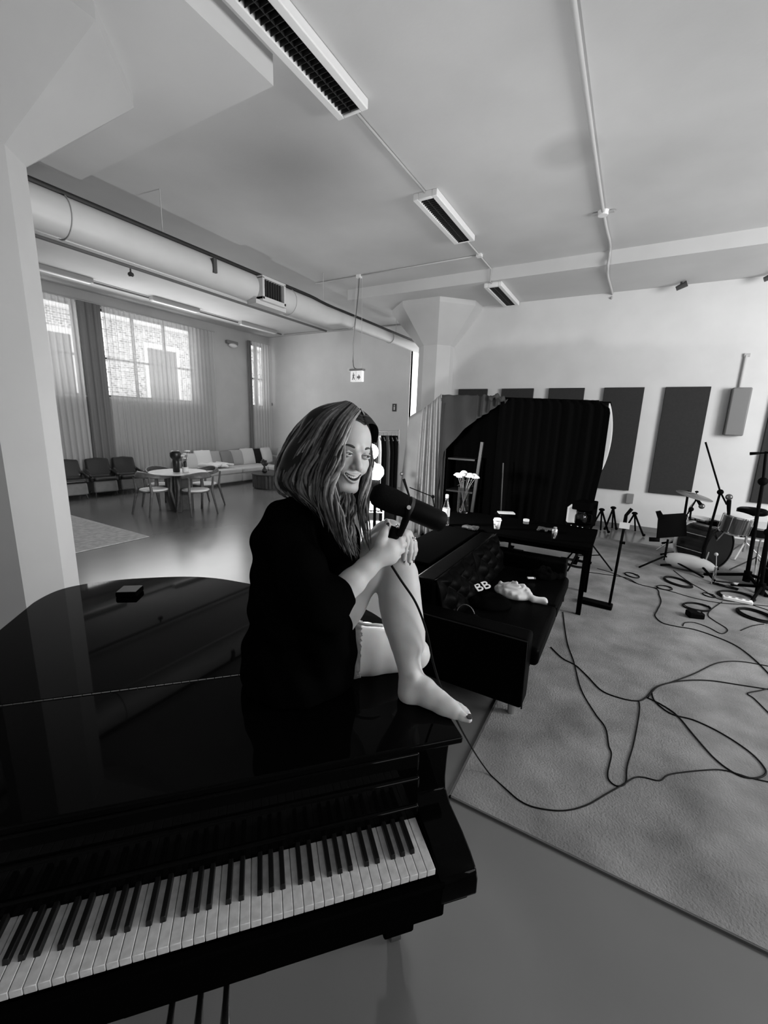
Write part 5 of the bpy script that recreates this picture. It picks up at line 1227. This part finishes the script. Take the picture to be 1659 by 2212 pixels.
MB().tube([AY(1402, 1165, mb0.y-.05), AY(1425, 1166, mb0.y-.05)], .03, 10).build('ledge', M_black, t, smooth=True)
# bass drum (axis along the room width)
bc = AY(1540, 1203, 7.05); R0 = .275; bc.z = R0+G0+.02
ax = Vector((.75, -.66, 0)).normalized(); Rb = ax.to_track_quat('Z', 'Y').to_matrix().to_4x4()
t = thing('bass_drum', 'bass drum with clear shell and black head, chrome pedal in front', 'drum', bc)
MB().lathe([(R0-.012, -.36), (R0-.004, -.36), (R0-.004, .04), (R0-.012, .04)], n=48, M=Rb).build('shell', mat('smoked drum shell', .012, .2, spec=.3), t, smooth=False)
MB().lathe([(R0+.012, .02), (R0+.014, .06), (R0-.008, .065), (R0-.008, .02)], n=48, M=Rb).build('hoop', M_shell, t)
MB().lathe([(R0+.012, -.38), (R0+.014, -.34), (R0-.008, -.335), (R0-.008, -.38)], n=48, M=Rb).build('hoop', mat('pale hoop', .35, .3), t)
MB().lathe([(0, .048), (R0-.008, .05), (R0-.008, .055), (0, .053)], n=48, M=Rb).build('batter_head', M_shell, t)
MB().lathe([(0, -.372), (R0-.008, -.37), (R0-.008, -.365), (0, -.367)], n=48, M=Rb).build('front_head', mat('front head', .04, .3), t)
for k in range(8):
    a = 2*PI*k/8+.2; p = [Rb @ Vector(((R0+.014)*math.cos(a), (R0+.014)*math.sin(a), z)) for z in (-.35, .04)]; MB().cyl(p[0], p[1], .005, n=6).build('tension_rod', M_chr, t)
pp = Rb @ Vector((0, 0, .14)); 
for sy in (-1, 1): MB().tube([(-.1, sy*.27, -.02), (-.15, sy*.36, -R0-.008)], .009, 6).build('spur', M_chr, t)
# pale cushion lying against the shell
s = SDF((-.36, -.16, -.02), (.36, .16, .3), .012)
s.ell((0, 0, .115), (.30, .10, .105), k=.02); s.ell((-.12, -.02, .10), (.16, .09, .09), k=.04)
mb = MB(); s.mesh(mb); o = mb.build('bass_drum_pillow', mat('pale pillow cotton', .42, .8, noise=.06), smooth=True); o.location = P(1484, 1232, G0); o.rotation_euler = (0, 0, -.38); tag(o, 'pale pillow on the floor against the side of the bass drum', 'pillow')
t = thing('kick_pedal', 'chrome kick pedal at the bass drum\'s black head', 'pedal', P(1546, 1262, G0), -.4)
MB().box((-.05, -.03, 0), (.22, .03, .015)).build('base_plate', M_shell, t, bevel=.003)
MB().box((.0, -.04, .03), (.22, .04, .04)).build('footboard', M_chr, t).rotation_euler = (0, -.18, 0)
for sy in (-1, 1): MB().cyl((-.03, .05*sy, 0), (-.03, .04*sy, .22), .008, n=8).build('post', M_chr, t)
MB().cyl((-.03, -.05, .21), (-.03, .05, .21), .007).build('axle', M_chr, t); MB().tube([(-.03, 0, .21), (-.05, 0, .36)], .004, 6).ball((-.055, 0, .37), .022, 10).build('beater', mat('felt', .5, .9), t)
def drum(name, c, r, hgt, tilt, label, group='toms and snare of the drum kit', shell=None, cat='drum'):
    t = thing(name, label, cat, c, group=group); Mx = Matrix.Rotation(tilt[0], 4, 'X') @ Matrix.Rotation(tilt[1], 4, 'Y')
    MB().lathe([(r-.004, 0), (r, .004), (r, hgt-.004), (r-.004, hgt)], n=40, M=Mx).build('shell', shell or M_shell, t, smooth=False)
    for z in (.0, hgt-.02): MB().lathe([(r+.004, z), (r+.008, z), (r+.008, z+.02), (r+.004, z+.02)], n=40, M=Mx).build('rim', M_chr, t)
    MB().lathe([(0, hgt), (r-.002, hgt), (r-.002, hgt+.003), (0, hgt+.003)], n=40, M=Mx).build('head', M_head, t)
    for k in range(6):
        a = 2*PI*k/6; p = [Mx @ Vector(((r+.012)*math.cos(a), (r+.012)*math.sin(a), z)) for z in (.01, hgt-.01)]; MB().cyl(p[0], p[1], .005, n=6).build('lug', M_chr, t)
    return t
c = AY(1583, 1150, 6.75); drum('rack_tom', c, .15, .24, (.12, .1), 'shiny tom with bright chrome lugs, nearest of the drums', shell=mat('silver sparkle shell', .10, .1, spec=.8, metal=.5))
MB().tube([(0, .1, .1), (-.1, .2, -.15), (-.15, .25, -.25)], .012, 8).build('tom_arm', M_chr, [o for o in COL.objects if o.get('label', '').startswith('shiny tom')][0])
c = AY(1645, 1158, 6.9); t = drum('snare_drum', c, .18, .14, (.08, -.06), 'snare drum cut by right photo edge beside shiny tom')
for k in range(3): a = k*2.1+.4; MB().tube([(0, 0, -.02), (0, 0, -c.z*.5), (.26*math.cos(a), .26*math.sin(a), -c.z+G0+.01)], .010, 6).build('stand_leg', M_chr, t)
c = AY(1508, 1162, 7.45); t = drum('floor_tom', c, .16, .30, (0, .05), 'dark floor tom behind the music stand, under the cymbal')
for k in range(3): a = k*2.1+1.2; MB().cyl((.17*math.cos(a), .17*math.sin(a), .2), (.18*math.cos(a), .18*math.sin(a), -c.z+G0), .008, n=8).build('leg', M_chr, t)
c = AY(1560, 1148, 7.35); t = drum('rack_tom', c, .14, .2, (.15, -.1), 'small dark tom left of the shiny tom above the bass drum')
MB().cyl((0, 0, 0), (-.03, -.1, -(c.z-.62)), .012).build('tom_arm', M_chr, t)
t = thing('drum_stool', 'black round drum stool behind the shiny tom at right', 'stool', (AY(1625, 1105, 7.9).x, 7.9, G0))
zt = AY(1625, 1100, 7.9).z
MB().lathe([(.15, zt-.09), (.18, zt-.07), (.18, zt-.02), (.15, zt)], n=30).build('cushion', M_bl, t, smooth=True); MB().cyl((0, 0, .1), (0, 0, zt-.08), .018).build('post', M_chr, t)
for k in range(3): a = k*2.1; MB().tube([(0, 0, .25), (.25*math.cos(a), .25*math.sin(a), .01)], .012, 6).build('leg', M_chr, t)
# cymbal
cc_ = AY(1500, 1070, 7.35); dd = (AY(1545, 1083, 7.35)-AY(1455, 1058, 7.35)).normalized()
t = thing('cymbal', 'tilted grey cymbal on a stand above the floor tom', 'cymbal', (cc_.x, cc_.y, G0))
Mx = Matrix.Translation((0, 0, cc_.z-G0)) @ Matrix.Rotation(math.atan2(-dd.z, dd.x), 4, 'Y') @ Matrix.Rotation(.08, 4, 'X')
MB().lathe([(0, .030), (.03, .028), (.045, .012), (.12, .004), (.23, -.008), (.23, -.011), (.12, .001), (.04, .008), (0, .026)], n=48, M=Mx).build('cymbal_plate', mat('dull bronze cymbal', .20, .38, metal=.7), t, smooth=True)
MB().cyl((.02, 0, cc_.z-.12), (.02, .0, cc_.z+.045), .006).ball((.02, 0, cc_.z+.04), .016, 10, (1.4, .6, 1)).build('wing_nut', M_black, t)
MB().tube([(-.06, .1, .3), (-.02, .05, .75), (.02, 0, cc_.z-.10)], .011, 8).build('stand_pole', M_chr, t)
for k in range(3): a = k*2.1+.6; MB().tube([(-.06, .1, .32), (-.06+.28*math.cos(a), .1+.28*math.sin(a), .01)], .010, 6).build('stand_leg', M_chr, t)
# microphone stands around the kit
b = P(1507, 1238, G0); Yb = b.y
micstand(b, [AY(1556, 1063, Yb), AY(1524, 955, Yb), AY(1556, 1063, Yb), AY(1570, 1090, Yb)], (AY(1574, 1112, Yb-.05), AY(1575, 1068, Yb-.05)), 'tall boom microphone stand in front of the bass drum, boom tip highest', .013, .42, ang0=3.0, md=.034, group='boom stands at the drum kit')
b = P(1610, 1262, G0); Yb = b.y
micstand(b, [AY(1648, 1040, Yb), AY(1648, 1040, Yb), AY(1655, 975, Yb)], None, 'thick black boom stand at right with feet by the power strip', .018, .42, ang0=2.9, group='boom stands at the drum kit')
t = thing('overhead_microphone', 'slim overhead microphone reaching in from the right edge', 'microphone', AY(1620, 980, 6.2))
e2 = AY(1690, 976, 6.2)-AY(1620, 980, 6.2); MB().tube([(0, 0, 0), e2*.3], [.018, .014], 10).build('microphone', M_black, t, smooth=True); MB().tube([e2*.28, e2*1.0], .009, 8).build('boom', M_black, t, smooth=True)
MB().tube([e2, Vector((e2.x+.05, e2.y, -AY(1620, 980, 6.2).z+G0))], .011, 8).build('pole', M_black, t, smooth=True)
b = AY(1499, 1100, 7.3); b.z = G0; Yb = 7.3
micstand(b, [AY(1493, 1100, Yb), AY(1478, 1122, Yb), AY(1505, 1078, Yb)], (AY(1505, 1078, Yb-.02), AY(1519, 1098, Yb-.02)), 'short microphone stand pointing a thick black microphone at the floor tom', .012, .3, ang0=1.0, md=.034, group='boom stands at the drum kit')
b = AY(1476, 1140, 7.9); b.z = G0
micstand(b, [AY(1487, 1060, 7.9)], None, 'straight black pole behind the music stand, under the dark panel', .016, .3, group='boom stands at the drum kit')
b = P(1640, 1290, G0)
micstand(b, [AY(1660, 1150, b.y), AY(1660, 1150, b.y), AY(1690, 1100, b.y)], None, 'low black stand cut by right photo edge, nearest the camera', .016, .35, ang0=2.2, group='boom stands at the drum kit')
t = thing('equipment_case', 'dark equipment case at the right edge behind low stand', 'case', (1.92, 6.55, G0), .2)
MB().box((-.2, -.2, 0), (.2, .2, .42)).build('body', M_black, t, bevel=.012); MB().box((-.205, -.205, .20), (.205, .205, .215)).build('metal_band', M_dark, t)
b = P(1280, 1204, G0); t = thing('folded_tripod', 'dark tripod base behind the table legs', 'tripod', (AY(1262, 1190, 6.0).x, 6.0, G0))
MB().cyl((0, 0, .16), (0, 0, .70), .012).build('pole', M_black, t)
for k in range(3): a = k*2.1+.1; MB().tube([(0, 0, .42), (.36*math.cos(a), .36*math.sin(a), .008)], .011, 6).build('leg', M_black, t); MB().tube([(0, 0, .16), (.2*math.cos(a), .2*math.sin(a), .2)], .008, 6).build('brace', M_black, t)
# ================= LIGHT =================
S.view_settings.exposure = .12
W = bpy.data.worlds.new('world'); S.world = W; W.use_nodes = True
W.node_tree.nodes['Background'].inputs[0].default_value = (1, 1, 1, 1); W.node_tree.nodes['Background'].inputs[1].default_value = 3.6
def area(name, loc, to, sx, sy, e):
    l = bpy.data.lights.new(name, 'AREA'); l.shape = 'RECTANGLE'; l.size = sx; l.size_y = sy; l.energy = e
    o = bpy.data.objects.new(name, l); COL.objects.link(o); o.location = loc
    o.rotation_euler = (Vector(to)-Vector(loc)).to_track_quat('-Z', 'Y').to_euler(); return o
def point(name, loc, e, r=.1):
    l = bpy.data.lights.new(name, 'POINT'); l.energy = e; l.shadow_soft_size = r
    o = bpy.data.objects.new(name, l); COL.objects.link(o); o.location = loc; return o
area('right_window_light', (6.0, 5.2, 2.6), (-2, 8.2, 2.3), 3.4, 2.2, 620)
area('side_fill_light', (5.9, .6, 2.5), (-.6, 1.3, 1.3), 2.4, 2.0, 98)  # added fill for the skin from the right front; no window built here
area('left_window_light', (XL+.35, 6.7, 3.1), (-4, 6.7, 2.6), 4.5, 1.8, 95)
